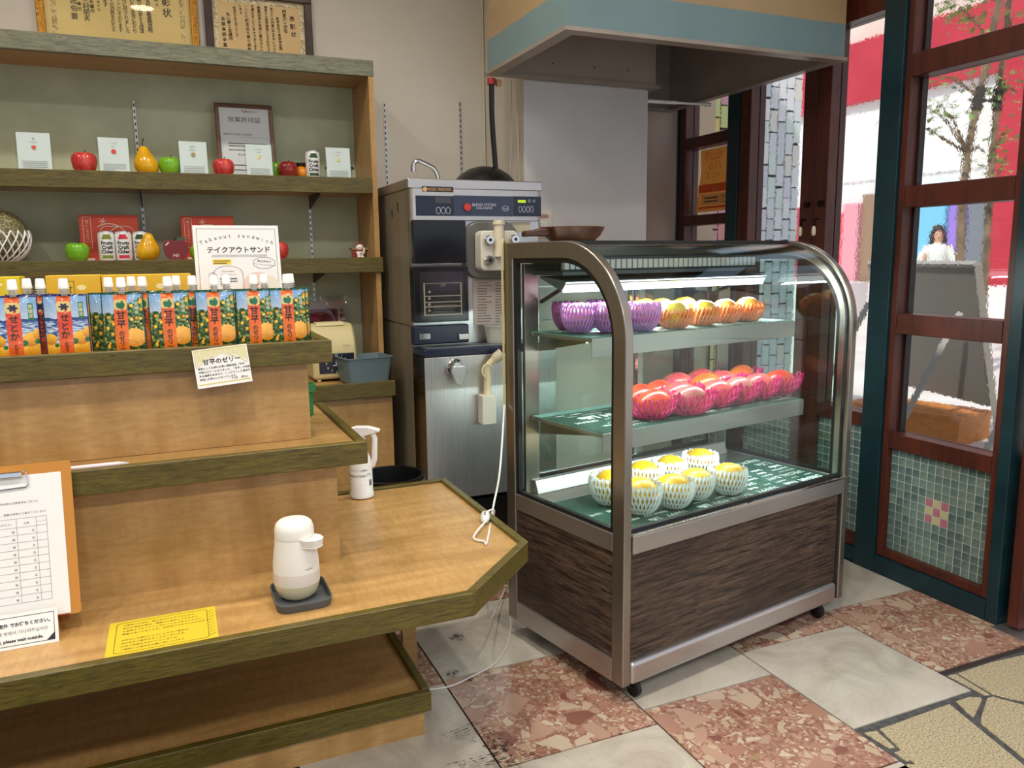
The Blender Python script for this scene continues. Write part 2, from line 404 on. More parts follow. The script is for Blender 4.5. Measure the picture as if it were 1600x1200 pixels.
for px, py, r in ((715, 995, .03), (735, 1062, .02), (708, 1052, .025), (780, 1165, .05)):
    a = onz(px, py, 0); m.poly([(a.x+r*rnd.uniform(.5, 1.1)*math.cos(k*PI/6), a.y+r*rnd.uniform(.5, 1.1)*math.sin(k*PI/6)) for k in range(12)], .0006+px*1e-7)
m.build('scuff_marks', t.m, fl, smooth=0, kind='stuff')
m = MB(); m.box(2.262, 2.42, 1.40, 1.535, -.002, .004); m.build('threshold_plate', STEEL_H, fl, bevel=.001)

# ---- walls
def wallbox(name, mat, *b):
    o = struct(name) if False else None
    m = MB(); m.box(*b); w = m.build(name, mat, smooth=0); w['kind'] = 'structure'; return w
wallbox('wall_back', WALL, -2.5, 1.31, 3.3, 3.4, 0, 2.7)
wallbox('wall_pillar', WALL, 1.31, 1.858, 2.885, 3.4, 0, 2.7)
wallbox('wall_alcove', WALL_PINK, 1.858, 2.33, 3.3, 3.4, 0, 2.7)
wallbox('wall_left', WALL, -2.6, -2.5, -2.4, 3.4, 0, 2.7)
wallbox('ceiling', CEIL, -2.6, 2.6, -2.4, 3.4, 2.7, 2.8)
wallbox('wall_lintel', WALL_PINK, 2.3, 2.42, 1.53, 3.4, 2.13, 2.7)
m = MB(); m.box(1.300, 1.306, 3.28, 3.30, 0, 2.7); o = m.build('trim_1', P('pvc_trim', (214, 206, 186), .5), smooth=0); o['kind'] = 'structure'
m = MB(); a = ony(817, 124.8, 2.885); b = ony(1012, 141.3, 2.885)
m.box(a.x, b.x-.002, 2.879, 2.8845, .9, 1.812); o = m.build('white_wall_board', BOARD, bevel=.001)
tag(o, 'large white fire board screwed to the pillar under the exhaust hood', 'wall board')

# ---- window wall (plane X = 2.3)
XW = 2.3
def bars(name, mat, rects, d0, d1, parent, bevel=.002):
    for r in rects:
        m = MB(); m.box(XW+d0, XW+d1, r[0], r[1], r[2], r[3]); m.build(name, mat, parent, bevel=bevel, seg=1, smooth=0)
tileq = MB(); tileq.box(-.003, .004, -.0130, .0130, -.0130, .0130)
GT = [N('grey_green_tile_%s' % n, c1, c2, 20, r=.22) for n, c1, c2 in (('a', (92, 112, 108), (110, 130, 124)), ('b', (78, 98, 96), (98, 118, 114)), ('c', (104, 124, 116), (122, 140, 130)))]
TPINK = P('pink_mosaic_tile', (178, 112, 128), .22); TCREAM = P('cream_mosaic_tile', (190, 180, 140), .22)
TGROUT = P('pale_grout', (206, 208, 200), .8)
TMESH = {k: tileq.mesh('mosaic_tile', k, 0) for k in GT+[TPINK, TCREAM]}
def tiles(parent, y0, y1, z0, z1, ny, nz, motif=False):
    m = MB(); m.box(XW+.022, XW+.05, y0, y1, z0, z1); m.build('tile_backing', TGROUT, parent, smooth=0)
    for i in range(ny):
        for j in range(nz):
            k = rnd.choice(GT); dy, dz = i-5, j-6
            if motif and abs(i-(ny//2)) <= 1 and abs(j-(nz//2+0)) <= 1: k = TPINK if (i+j) % 2 == (ny//2+nz//2) % 2 else TCREAM
            link('mosaic_tile', TMESH[k], parent, (XW+.0235, y1-(i+.5)*(y1-y0)/ny, z0+(j+.5)*(z1-z0)/nz))
def pane(parent, y0, y1, z0, z1, mat=None, d=.05):
    m = MB(); m.box(XW+d, XW+d+.005, y0, y1, z0, z1); return m.build('pane', mat or RIPPLE, parent, smooth=0)
w1 = struct('window_1')
bars('jamb', TEAL, [(3.288, 3.299, 0, 2.13), (2.85, 2.925, 0, 2.13)], 0, .09, w1)
bars('stile', BROWN, [(3.238, 3.286, .07, 2.05)], .006, .085, w1)
bars('rail', BROWN, [(2.927, 3.237, z0, z1) for z0, z1 in ((2.0, 2.05), (1.639, 1.688), (1.286, 1.332), (.93, .98), (.50, .57), (.06, .11))], .006, .085, w1)
for z0, z1 in ((1.688, 2.0), (1.332, 1.639), (.98, 1.286), (.57, .93)): pane(w1, 2.926, 3.238, z0, z1)
tiles(w1, 2.928, 3.237, .11, .50, 10, 13)
w2 = struct('window_2')
bars('stile', BROWN, [(2.780, 2.848, .06, 2.05), (2.408, 2.476, .06, 2.05)], .006, .085, w2)
bars('rail', BROWN, [(2.477, 2.779, z0, z1) for z0, z1 in ((1.96, 2.05), (.52, .57), (.06, .11))], .006, .085, w2)
pane(w2, 2.476, 2.780, .57, 1.96); tiles(w2, 2.478, 2.778, .11, .52, 10, 14)
w3 = struct('window_3')
bars('stile', BROWN, [(2.338, 2.405, .06, 2.05)], .006, .085, w3)
bars('rail', BROWN, [(2.102, 2.337, z0, z1) for z0, z1 in ((1.96, 2.05), (.52, .57), (.06, .11))], .006, .085, w3)
pane(w3, 2.10, 2.338, .57, 1.96); tiles(w3, 2.103, 2.336, .11, .52, 8, 14)
bars('transom', TEAL, [(2.10, 2.848, 2.052, 2.13), (2.10, 2.848, 0, .058)], 0, .09, w2)
for par, yy in ((w2, 2.43), (w3, 2.36)):
    m = MB(); m.lathe([(.012, -.004), (.012, .004)], (XW-.002, yy, 1.335), 12, 'x'); m.tube([(XW-.002, yy, 1.275), (XW-.022, yy, 1.28), (XW-.03, yy-.004, 1.25)], .004, 6)
    m.build('latch_hook', P('dark_bronze', (40, 26, 22), .35, .8), par)
    m = MB(); m.lathe([(.005, 0), (.008, .01), (.007, .03), (.003, .036)], (XW-.034, yy-.006, 1.215), 10); m.build('latch_knob', P('old_ivory', (214, 204, 180), .4), par)
d1 = struct('door_1')
bars('frame_post', TEAL, [(2.012, 2.10, 0, 2.13), (1.537, 1.577, 0, 2.13)], -.012, .10, d1, .003)
bars('bottom_board', TEAL, [(1.577, 2.012, 0, .066)], -.012, .10, d1, .003)
bars('stile', BROWN, [(1.987, 2.011, .067, 2.12), (1.578, 1.603, .067, 2.12)], .0, .075, d1)
bars('rail', BROWN, [(1.604, 1.986, z0, z1) for z0, z1 in ((2.05, 2.12), (1.717, 1.79), (1.297, 1.367), (.872, .941), (.468, .523), (.067, .097))], .0, .075, d1)
for z0, z1 in ((1.79, 2.05), (1.367, 1.717), (.941, 1.297), (.523, .872)):
    pane(d1, 1.603, 1.987, z0, z1, d=.055)
    bars('bead', P('black_bead', (24, 20, 20), .5), [(1.978, 1.986, z0, z1)], .045, .07, d1, 0)
tiles(d1, 1.604, 1.986, .097, .468, 13, 13, True)
d2 = struct('door_2')
m = MB(); m.box(2.30, 2.36, 1.474, 1.512, .012, 2.08); m.build('stile', BROWN, d2, bevel=.003)
m = MB(); m.box(2.80, 2.86, 1.474, 1.512, .012, 2.08); m.build('stile', BROWN, d2, bevel=.003)
for z0, z1 in ((.012, .12), (.47, .53), (1.98, 2.08)):
    m = MB(); m.box(2.36, 2.80, 1.474, 1.512, z0, z1); m.build('rail', BROWN, d2, bevel=.002)
m = MB(); m.box(2.36, 2.80, 1.49, 1.495, .53, 1.98); m.build('pane', RIPPLE, d2, smooth=0)
m = MB(); m.box(2.36, 2.80, 1.484, 1.502, .12, .47); m.build('panel', BROWN, d2, smooth=0)

# ---- orange poster taped to the outer side of the first window, seen from its back
def poster_paper(nm, c):
    t = NT(nm); o = t.t.nodes['Material Output']; d = t.new('BsdfDiffuse'); r = t.new('BsdfTranslucent'); x = t.new('MixShader'); d.inputs[0].default_value = S(c); r.inputs[0].default_value = S(c); x.inputs[0].default_value = .6
    t.link(d.outputs[0], x.inputs[1]); t.link(r.outputs[0], x.inputs[2]); t.link(x.outputs[0], o.inputs[0]); return t.m
po = thing('poster', 'orange and yellow event poster on the window pane, its print showing through reversed', 'poster', (2.362, 3.075, 1.348), (PI/2, 0, -PI/2))
m = MB(); m.cur = 0
pts = [(-.145, 0), (.145, 0), (.148, .1), (.148, .283), (-.118, .283), (-.112, .18), (-.128, .09)]
m.prism(pts, -.001, 0); m.build('sheet', poster_paper('poster_yellow', (232, 190, 120)), po)
m = MB(); m.rect(-.13, .145, .088, .125, .0004); m.rect(-.13, .145, .014, .024, .0004)
m.text('松山市', -.02, .235, .045, z=.0005, sx=-1); m.text('バル', -.01, .19, .05, z=.0005, sx=-1); m.text('ハシゴ', -.02, .152, .034, z=.0005, sx=-1)
m.build('printed_title', poster_paper('poster_orange', (226, 122, 76)), po)
m = MB(); m.rect(-.10, .12, .03, .08, .0004); m.text('開催', 0, .095, .026, z=.0006, sx=-1); m.build('printed_panel', poster_paper('poster_pale', (236, 216, 178)), po)
m = MB(); m.text('参加店', .06, .062, .014, z=.0008, sx=-1); m.text('チケット', .06, .048, .014, z=.0008, sx=-1); m.text('お問合せ', .06, .034, .012, z=.0008, sx=-1)
for k in range(2): m.rect(-.08, .02, .042+k*.016, .05+k*.016, .0008)
m.build('printed_text', P('poster_brown', (140, 96, 60), .7), po)

# ---- exhaust hood over the counter
HB = 1.815
hd = thing('exhaust_hood', 'big painted kitchen exhaust hood with pale blue and cream bands hanging over the case', 'hood', (1.7, 2.6, HB))
HX0, HX1, HY0, HYL, HYR, HXM = 1.16, 2.256, 2.236, 2.878, 3.293, 1.865
out = [(HX0, HY0), (HX1, HY0), (HX1, HYR), (HXM, HYR), (HXM, HYL), (HX0, HYL)]
t = .02
inn = [(HX0+t, HY0+t), (HX1-t, HY0+t), (HX1-t, HYR-t), (HXM+t, HYR-t), (HXM+t, HYL-t), (HX0+t, HYL-t)]
BLUE = N('pale_blue_paint', (106, 132, 136), (114, 140, 144), 3, r=.45); CRM = N('tan_cream_paint', (156, 132, 98), (168, 144, 108), 3, r=.45)
LIN = N('hood_lining', (158, 146, 136), (170, 158, 148), 4, r=.4, m=.2)
z1 = HB+.124; z2 = z1+.105; z3 = 2.699
O_ = (1.7, 2.6, HB)
for nm, mt, za, zb in (('blue_band', BLUE, HB+.012, z1), ('cream_band', CRM, z1, z2)):
    m = MB(O_); m.strip(out, inn, za, zb, 'z', True); m.build(nm, mt, hd, smooth=0)
m = MB(O_); e = .012
o2 = [(HX0-e, HY0-e), (HX1+.004, HY0-e), (HX1+.004, HYR), (HXM, HYR), (HXM, HYL), (HX0-e, HYL)]
i2 = [(HX0+.035, HY0+.035), (HX1-.035, HY0+.035), (HX1-.035, HYR-.035), (HXM+.035, HYR-.035), (HXM+.035, HYL-.035), (HX0+.035, HYL-.035)]
m.strip(o2, i2, HB, HB+.012, 'z', True); m.build('bottom_flange', N('flange_paint', (150, 138, 126), (164, 152, 140), 5, r=.4, m=.3), hd, smooth=0)
m = MB(O_); top = [(HX0+.20, HY0+.30), (HX1-.02, HY0+.30), (HX1-.02, HYR), (HXM, HYR), (HXM, HYL), (HX0+.20, HYL)]
A = [m.pt((x, y, z2)) for x, y in out]; B = [m.pt((x, y, z3)) for x, y in top]
for k in range(6): m.face(A[k], A[(k+1) % 6], B[(k+1) % 6], B[k])
m.build('sloped_cowl', CRM, hd, smooth=0)
m = MB(O_); m.strip(inn, [(x+(.002 if x < 1.7 else -.002), y+(.002 if y < 2.6 else -.002)) for x, y in inn], HB+.012, z1+.2, 'z', True)
m.prism(inn, z1+.2, z1+.205); m.build('inner_lining', LIN, hd, smooth=0)
for x, y in ((1.42, 2.8), (1.6, 2.78), (1.75, 2.8)):
    m = MB(O_); m.lathe([(.003, 0), (.003, .004)], (x, HYL-t-.004, HB+.06), 8, 'y'); m.build('rivet', BLACK, hd)
rd = thing('curtain_rod', 'thin white extendable rod spanning from the white board below the hood', 'rod', (1.98, 2.83, 1.77))
m = MB((1.98, 2.83, 1.77)); p0, p1 = Vector((1.862, 2.895, 1.773)), ony(1100, 154, 2.93); p1 = Vector((2.19, p1.y, 1.785))
m.tube([p0, p0.lerp(p1, .5)], .0075, 10); m.build('outer_tube', WHITE, rd)
m = MB((1.98, 2.83, 1.77)); m.tube([p0.lerp(p1, .48), p1], .0055, 10); m.tube([p1-Vector((.01, 0, 0)), p1+Vector((.02, 0, 0))], .009, 10); m.build('inner_tube', WHITE, rd)

# ---- ceiling downlights
for k, (x, y, lw) in enumerate(((-1.0, .95, 1.05), (.0, .9, 1.05), (.95, 1.0, 1.0), (1.7, 1.3, .3), (-1.3, -1.2, 2.0), (-.3, -1.3, 2.0), (.7, -1.2, 2.0), (1.6, -1.3, 1.8), (-1.1, 2.2, .8), (-.2, 2.15, .8), (.65, 2.2, .7))):
    d = thing('ceiling_downlight', 'round recessed downlight in the shop ceiling', 'ceiling light', (x, y, 2.7), group='ceiling downlights')
    m = MB(); m.lathe([(.085, 0), (.085, -.008), (.07, -.008), (.068, 0)], n=24); m.build('trim_ring', WHITE, d)
    m = MB(); m.lathe([(.066, -.002), (.066, -.004)], n=20); m.build('lamp_lens', E('lamp_glow', (255, 232, 200), 14), d)
    L = bpy.data.lights.new('lamp', 'AREA'); L.shape = 'DISK'; L.size = .12; L.energy = LAMP_W*lw; L.color = LAMP_C; L.spread = 2.6
    o = bpy.data.objects.new('lamp', L); COL.objects.link(o); o.parent = d; o.location = (0, 0, -.012)

# ================================================================ STREET
gr = struct('street_pavement'); m = MB(); m.box(2.42, 30, -14, 30, -.1, -.02)
m.build('paving', N('pale_paving', (206, 196, 186), (222, 214, 206), 1.2, r=.8), gr, smooth=0)
m = MB(); m.box(2.42, 2.62, 1.4, 3.55, -.1, -.004); m.build('kerb', N('kerb_stone', (180, 170, 160), (196, 188, 178), 4, r=.8), gr, smooth=0)
# tiled pillar just outside the first windows
tp = struct('pillar'); m = MB(); m.box(2.56, 3.33, 3.602, 4.1, -.02, 2.6); m.build('core', N('pillar_mortar', (66, 60, 56), (84, 78, 72), 30, r=.9), tp, smooth=0)
cw, ch = .0555, .118
warm = [P('glazed_tile_'+n, c, .15) for n, c in (('pink', (222, 150, 140)), ('yellow', (226, 204, 120)), ('orange', (224, 164, 104)), ('rose', (214, 160, 170)), ('lime', (206, 214, 140)))]
cool = [P('glazed_tile_'+n, c, .15) for n, c in (('white', (238, 240, 240)), ('pale', (228, 232, 234)), ('grey', (216, 222, 224)), ('mint', (226, 238, 230)), ('sand', (236, 232, 222)), ('lilac', (230, 224, 236)), ('snow', (242, 242, 240)))]
q = MB(); q.box(-cw/2+.003, cw/2-.003, -.006, .004, -ch/2+.0035, ch/2-.0035)
QM = {k: q.mesh('glazed_tile', k, 0) for k in warm+cool}
for i in range(13):
    for j in range(19):
        z = .1+(j+.5)*ch+(i % 2)*ch*.5+rnd.uniform(-.004, .004)
        if z > 2.4: continue
        k = rnd.choice(warm if i < 4 else cool)
        link('glazed_tile', QM[k], tp, (2.62+(i+.5)*cw-.006, 3.6, z))
m = MB(); m.box(2.40, 2.60, 3.40, 3.62, -.02, 2.6); o = m.build('wall_outer', N('outer_plaster', (214, 190, 160), (222, 200, 170), 3, r=.8), smooth=0); o['kind'] = 'structure'
# red and white shop building across the street
BX = 12.0
bd = thing('building', 'shop building across the street with a broad red band over white wall', 'building', (BX, 8, 0))
def bbox(nm, mat, y0, y1, z0, z1, d0=0, d1=.3):
    m = MB((BX, 8, 0)); m.box(BX+d0, BX+d1, y0, y1, z0, z1); return m.build(nm, mat, bd, smooth=0)
RED = N('red_fascia', (178, 40, 54), (190, 50, 64), 1.2, r=.5)
bbox('upper_wall', N('upper_wall_paint', (222, 196, 184), (230, 208, 198), .8, r=.8), -6, 26, 4.93, 8)
bbox('red_band', RED, -6, 26, 3.85, 4.93, -.12, .3)
bbox('white_wall', N('far_white_wall', (226, 222, 216), (236, 232, 228), .6, r=.8), -6, 26, 2.45, 3.85)
bbox('red_pilaster', RED, onx(1640, 275, BX).y, onx(1562, 275, BX).y, 0, 3.85, -.2, .3); bbox('red_pilaster', RED, -2, -1, 0, 3.85, -.2, .3)
bbox('base_wall', N('far_base', (222, 218, 214), (232, 228, 224), 1, r=.8), -6, 26, 0, 2.45, .02, .3)
cols = [(206, 40, 56), (150, 120, 96), (222, 150, 160), (216, 60, 70), (214, 206, 216), (170, 60, 70), (170, 200, 214), (120, 124, 130), (150, 120, 206), (120, 190, 220)]
y = 5.0; k = 0
while y < 16:
    w = rnd.uniform(.28, .75); c = cols[k % 10]; k += 1
    bbox('shopfront_panel', P('shop_colour_%s' % 'abcdefghij'[cols.index(c)], c, .5), y, y+w-.05, rnd.uniform(.15, .7), rnd.uniform(1.9, 2.28), rnd.uniform(-.2, -.06), .0); y += w
for k in range(6):
    y = 5+k*1.9; bbox('display_bench', P('bench_white', (228, 224, 222), .7), y, y+1.4, 0, .62, -.9, -.2)
# pair of A-frame boards standing on the pavement, seen from behind
def a_frame(pl, pr, h, label):
    pl, pr = Vector(pl), Vector(pr); mid = (pl+pr)/2; d = (pr-pl); w = d.length; rz = math.atan2(d.y, d.x)
    r = thing('a_frame_sign', label, 'signboard', (mid.x, mid.y, -.018), (0, 0, rz), 'signboards on the pavement')
    GREY = P('sign_grey_back', (112, 106, 96), .6); LEG = P('sign_pale_frame', (160, 152, 142), .5)
    lean = .20
    def bar(nm, a, b, s=.024, mt=LEG):
        m = MB(); a, b = Vector(a), Vector(b); m.tube([a, b], s, 4); m.build(nm, mt, r, smooth=0)
    m = MB(); i = [m.pt(p) for p in ((-w/2+.02, lean*.82+.02, .24), (w/2-.02, lean*.82+.02, .24), (w/2-.02, .03, h-.02), (-w/2+.02, .03, h-.02), (-w/2+.02, lean*.82+.05, .24), (w/2-.02, lean*.82+.05, .24), (w/2-.02, .06, h-.02), (-w/2+.02, .06, h-.02))]
    for f in ((0, 1, 2, 3), (7, 6, 5, 4), (0, 4, 5, 1), (1, 5, 6, 2), (2, 6, 7, 3), (3, 7, 4, 0)): m.face(*[i[k] for k in f])
    m.build('board', GREY, r, smooth=0)
    bar('top_rail', (-w/2, .02, h), (w/2, .02, h), .02)
    for sx in (-1, 1):
        bar('front_leg', (sx*w/2, .03, h), (sx*w/2, .06+lean, 0)); bar('rear_leg', (sx*w*.44, -.01, h*.74), (sx*w*.44-.0, -.42, 0))
    return r
a_frame((4.62, 4.27, 0), (4.32, 3.22, 0), 1.09, 'grey-backed A-frame signboard standing outside the tall side door pane')
a_frame((4.72, 3.0, 0), (4.5, 2.1, 0), 1.09, 'second grey-backed A-frame signboard, farther along the pavement beside the tree')
# low wooden step with slats
st = thing('wooden_step', 'low orange wooden slatted step lying on the pavement outside', 'step', (4.2, 3.5, -.018))
fr_, fl_ = onz(1496, 698, -.018), onz(1375, 676, -.018); dv = (fl_-fr_); L = dv.length+.25; u = dv.normalized(); nv = Vector((u.y, -u.x, 0)); nv = nv if nv.x > 0 else -nv
OW = N('orange_step_wood', (186, 112, 48), (206, 132, 62), 6, st=(4, 4, 4), r=.6); O3 = (4.2, 3.5, -.018)
def obox(nm, a0, a1, b0, b1, z0, z1):
    m = MB(O3); P4 = [fr_+u*a+nv*b for a, b in ((a0, b0), (a1, b0), (a1, b1), (a0, b1))]
    m.prism([(p.x, p.y) for p in P4], z0-.018, z1-.018); m.build(nm, OW, st, smooth=0)
obox('front_board', 0, L, 0, .03, 0, .155); obox('back_board', 0, L, .37, .40, 0, .155)
obox('end_board', 0, .03, .03, .37, 0, .155); obox('end_board', L-.03, L, .03, .37, 0, .155)
for k in range(5): obox('slat', -.01, L, -.005+k*.083, .068+k*.083, .156, .176)
# twin-stemmed street tree
def tree(name, label, path, r0, loc_leaves):
    base = path[0]
    t = thing(name, label, 'tree', (base.x, base.y, base.z))
    bark = N('tree_bark', (96, 78, 60), (134, 112, 88), 14, st=(1, 1, .3), r=.9)
    m = MB(base)
    m.tube(path, [r0*(1-.05*k) for k in range(8)], 9); m.build('trunk', bark, t)
    m = MB(base); m.tube([path[4].lerp(path[3], .25), path[4].lerp(path[5], .15)], r0*1.25, 9); m.build('support_band', P('band_dark', (60, 52, 46), .9), t)
    leafm = MB(base); br = MB(base)
    for P0, n in loc_leaves:
        s = min(path, key=lambda q: abs(q.z-(P0.z-.25))); mid = s.lerp(P0, .55)+Vector((0, 0, .06)); br.tube([s, mid, P0], [.016, .011, .005], 5)
        for k in range(n):
            c = P0.lerp(mid, rnd.random()*.5)+Vector((rnd.gauss(0, .11), rnd.gauss(0, .11), rnd.gauss(0, .08))); a = rnd.uniform(0, 6.28); l = rnd.uniform(.05, .085)
            d = Vector((math.cos(a), math.sin(a), rnd.uniform(-.7, .2))).normalized()*l; s2 = Vector((-d.y, d.x, rnd.uniform(-.04, .04)))*.42
            leafm.face(*[leafm.pt(p) for p in (c, c+d*.45+s2, c+d, c+d*.45-s2)])
    br.build('branches', bark, t); o = leafm.build('leaves', N('tree_leaf_green', (84, 116, 46), (140, 166, 84), 5, r=.6), t, smooth=0, kind='stuff')
D1 = 7.2
def stem_path(D, px):
    w = [ondep(x, y, D) for x, y in px]; w[0] = Vector((w[1].x+.03, w[1].y, -.02)); return w
tree('street_tree', 'slim grey-brown tree trunk with sparse leaves on the pavement, nearer the door post', stem_path(D1, [(1503, 600), (1500, 430), (1502, 330), (1512, 240), (1530, 150), (1548, 70), (1562, 0), (1577, -80)]), .042,
     [(ondep(x, y, D1+dd), n) for x, y, dd, n in ((1470, 165, -.3, 34), (1452, 168, 0, 24), (1400, 190, .2, 22), (1500, 110, .3, 26), (1450, 118, -.2, 24), (1540, 240, 0, 18), (1497, 12, 0, 46), (1470, 5, .4, 30), (1505, 25, .2, 22))])
tree('street_tree', 'thinner pale brown tree stem strapped beside the slim trunk on the pavement', stem_path(D1+.25, [(1537, 600), (1538, 450), (1545, 320), (1550, 240), (1560, 150), (1570, 70), (1576, 0), (1584, -80)]), .036,
     [(ondep(x, y, D1+dd), n) for x, y, dd, n in ((1580, 125, .1, 26), (1575, 215, 0, 24), (1585, 20, .2, 34), (1575, 240, -.2, 22), (1590, 145, .3, 24), (1565, 60, 0, 18))])
m = MB(); q = ondep(1530, 155, D1+.1)
strap = thing('tree_strap', 'short dark wooden brace tied across the two tree stems', 'brace', tuple(ondep(1530, 157, D1+.05)))
m.tube([(-.1, .02, 0), (.12, -.03, .0)], .014, 6); m.build('brace_bar', P('band_dark', (60, 52, 46), .9), strap)
# woman walking by, far off
def person():
    D = 11.2; head = ondep(1466, 366, D); g = Vector((head.x, head.y, -.02)); H = head.z+.13
    p = thing('person', 'long-haired woman in a pale short-sleeved top walking along the street', 'person', tuple(g))
    f = Vector((-.75, -.66, 0)).normalized(); s = Vector((-f.y, f.x, 0)); k = H/1.6
    def at(a, b, z): return (f*a+s*b)*k+Vector((0, 0, z*k))
    me = bpy.data.meshes.new('body'); J = {'pel': (0, 0, .86, .115), 'wai': (0, 0, 1.02, .10), 'che': (.01, 0, 1.2, .12), 'nek': (0, 0, 1.36, .05), 'hd': (.01, 0, 1.43, .07), 'cr': (.01, 0, 1.55, .075)}
    ed = [('pel', 'wai'), ('wai', 'che'), ('che', 'nek'), ('nek', 'hd'), ('hd', 'cr')]
    for sd, sg in (('l', 1), ('r', -1)):
        J.update({'sh'+sd: (0, sg*.15, 1.29, .05), 'el'+sd: (-.03*sg, sg*.2, 1.04, .038), 'wr'+sd: (.09, sg*.19, .86, .026), 'ha'+sd: (.12, sg*.18, .78, .028),
                  'hi'+sd: (0, sg*.08, .80, .085), 'kn'+sd: (.1*sg, sg*.08, .45, .055), 'an'+sd: (.12*sg-.06, sg*.08, .08, .036), 'fo'+sd: (.12*sg+.07, sg*.08, .035, .032)})
        ed += [('che', 'sh'+sd), ('sh'+sd, 'el'+sd), ('el'+sd, 'wr'+sd), ('wr'+sd, 'ha'+sd), ('pel', 'hi'+sd), ('hi'+sd, 'kn'+sd), ('kn'+sd, 'an'+sd), ('an'+sd, 'fo'+sd)]
    ks = list(J); me.from_pydata([at(*J[n][:3]) for n in ks], [(ks.index(a), ks.index(b)) for a, b in ed], [])
    me.materials.append(P('skin', (214, 166, 140), .6)); o = bpy.data.objects.new('body', me); COL.objects.link(o); o.parent = p
    sk = o.modifiers.new('skin', 'SKIN'); o.modifiers.new('sub', 'SUBSURF').levels = 1
    for v, n in zip(me.skin_vertices[0].data, ks): v.radius = (J[n][3]*k,)*2
    me.skin_vertices[0].data[0].use_root = True
    m = MB(); m.lathe([(.1*k, .98*k), (.135*k, 1.02*k), (.14*k, 1.2*k), (.15*k, 1.27*k), (.12*k, 1.33*k), (.055*k, 1.355*k)], n=18)
    for sg in (1, -1): m.tube([at(0, sg*.12, 1.3), at(-.01, sg*.19, 1.18), at(-.02, sg*.205, 1.1)], [.06*k, .06*k, .065*k], 10)
    m.build('top', P('pale_top', (222, 226, 218), .8), p)
    m = MB(); m.lathe([(.14*k, 1.0*k), (.17*k, .75*k), (.2*k, .5*k), (.19*k, .48*k)], n=18); m.build('skirt', P('dark_skirt', (70, 66, 80), .8), p)
    m = MB(); m.ball(at(-.018, 0, 1.52), (.094*k, .094*k, .11*k), 16, 10, lambda q: q if q.dot(f) < .035*k else q*.8); m.ball(at(-.06, 0, 1.36), (.07*k, .11*k, .19*k), 12, 8); m.ball(at(.03, .085, 1.40), (.035*k, .03*k, .15*k), 10, 8); m.ball(at(.03, -.085, 1.40), (.035*k, .03*k, .15*k), 10, 8)
    m.build('hair', P('dark_hair', (52, 36, 30), .6), p)
    m = MB(); m.ball(at(.088, .03, 1.5), .011*k, 8, 6); m.ball(at(.088, -.03, 1.5), .011*k, 8, 6); m.ball(at(.088, 0, 1.43), (.006*k, .022*k, .007*k), 8, 6); m.build('face', P('face_dark', (90, 40, 40), .6), p)
person()
# ================================================================ STEPPED DISPLAY COUNTER
XL = -1.6
ct = thing('display_counter', 'stepped maple display counter with green-stained oak edge trims and a chamfered corner', 'counter', (-.4, 1.9, 0))
CO = (-.4, 1.9, 0)
def cpart(nm, mat, *b, bevel=0):
    m = MB(CO); m.box(*b); return m.build(nm, mat, ct, bevel=bevel, seg=2)
cpart('kick_board', MAPLE_UP, XL, .503, 1.73, 1.75, 0, .072)
cpart('kick_board', MAPLE_UP, .483, .503, 1.75, 2.14, 0, .072)
cpart('shelf_board', MAPLE_TOP, XL, .498, 1.73, 2.16, .072, .109)
cpart('edge_trim', OAK, XL, .516, 1.71, 1.73, .07, .12, bevel=.0025)
cpart('edge_trim', OAK, .498, .518, 1.73, 2.16, .07, .12, bevel=.0025)
cpart('support_panel', MAPLE_UP, .535, .575, 2.03, 2.05, 0, .43)
cpart('back_board', MAPLE_DK, XL, .54, 2.17, 2.19, 0, .43)
def outline(o):     # third step, chamfered corner, trim pushed in by o
    c = o*math.tan(PI/8)
    return [(XL, 1.42+o), (.524-c, 1.42+o), (.745-o, 1.641+c), (.745-o, 2.255-o), (XL, 2.255-o)]
a, b = outline(0), outline(.02)
m = MB(CO); m.prism(b, .443, .476); m.build('step_board', MAPLE_TOP, ct, smooth=0)
names = ['edge_trim']*4
for k in range(4):
    m = MB(CO); q = [a[k], a[k+1], b[k+1], b[k]]; m.prism(q, .435, .485 if k < 3 else .484); m.build('edge_trim', OAK, ct, bevel=.0025)
cpart('riser', MAPLE_UP, XL, .32, 1.733, 1.751, .476, .726)
cpart('riser', MAPLE_UP, .302, .32, 1.751, 2.19, .476, .726)
cpart('step_board', MAPLE_TOP, XL, .357, 1.69, 2.20, .727, .753)
cpart('edge_trim', OAK, XL, .378, 1.670, 1.69, .71, .76, bevel=.0025)
cpart('edge_trim', OAK, .358, .378, 1.69, 2.20, .71, .76, bevel=.0025)
cpart('riser', MAPLE_UP, XL, .277, 1.785, 1.803, .754, .938)
cpart('riser', MAPLE_UP, .259, .277, 1.803, 2.02, .754, .938)
cpart('step_board', MAPLE_TOP, XL, .307, 1.777, 2.035, .939, .966)
cpart('edge_trim', OAK, XL, .328, 1.757, 1.777, .925, .975, bevel=.0025)
cpart('edge_trim', OAK, .308, .328, 1.777, 2.035, .925, .975, bevel=.0025)
Z3, Z2, Z1 = .4765, .7535, .9665

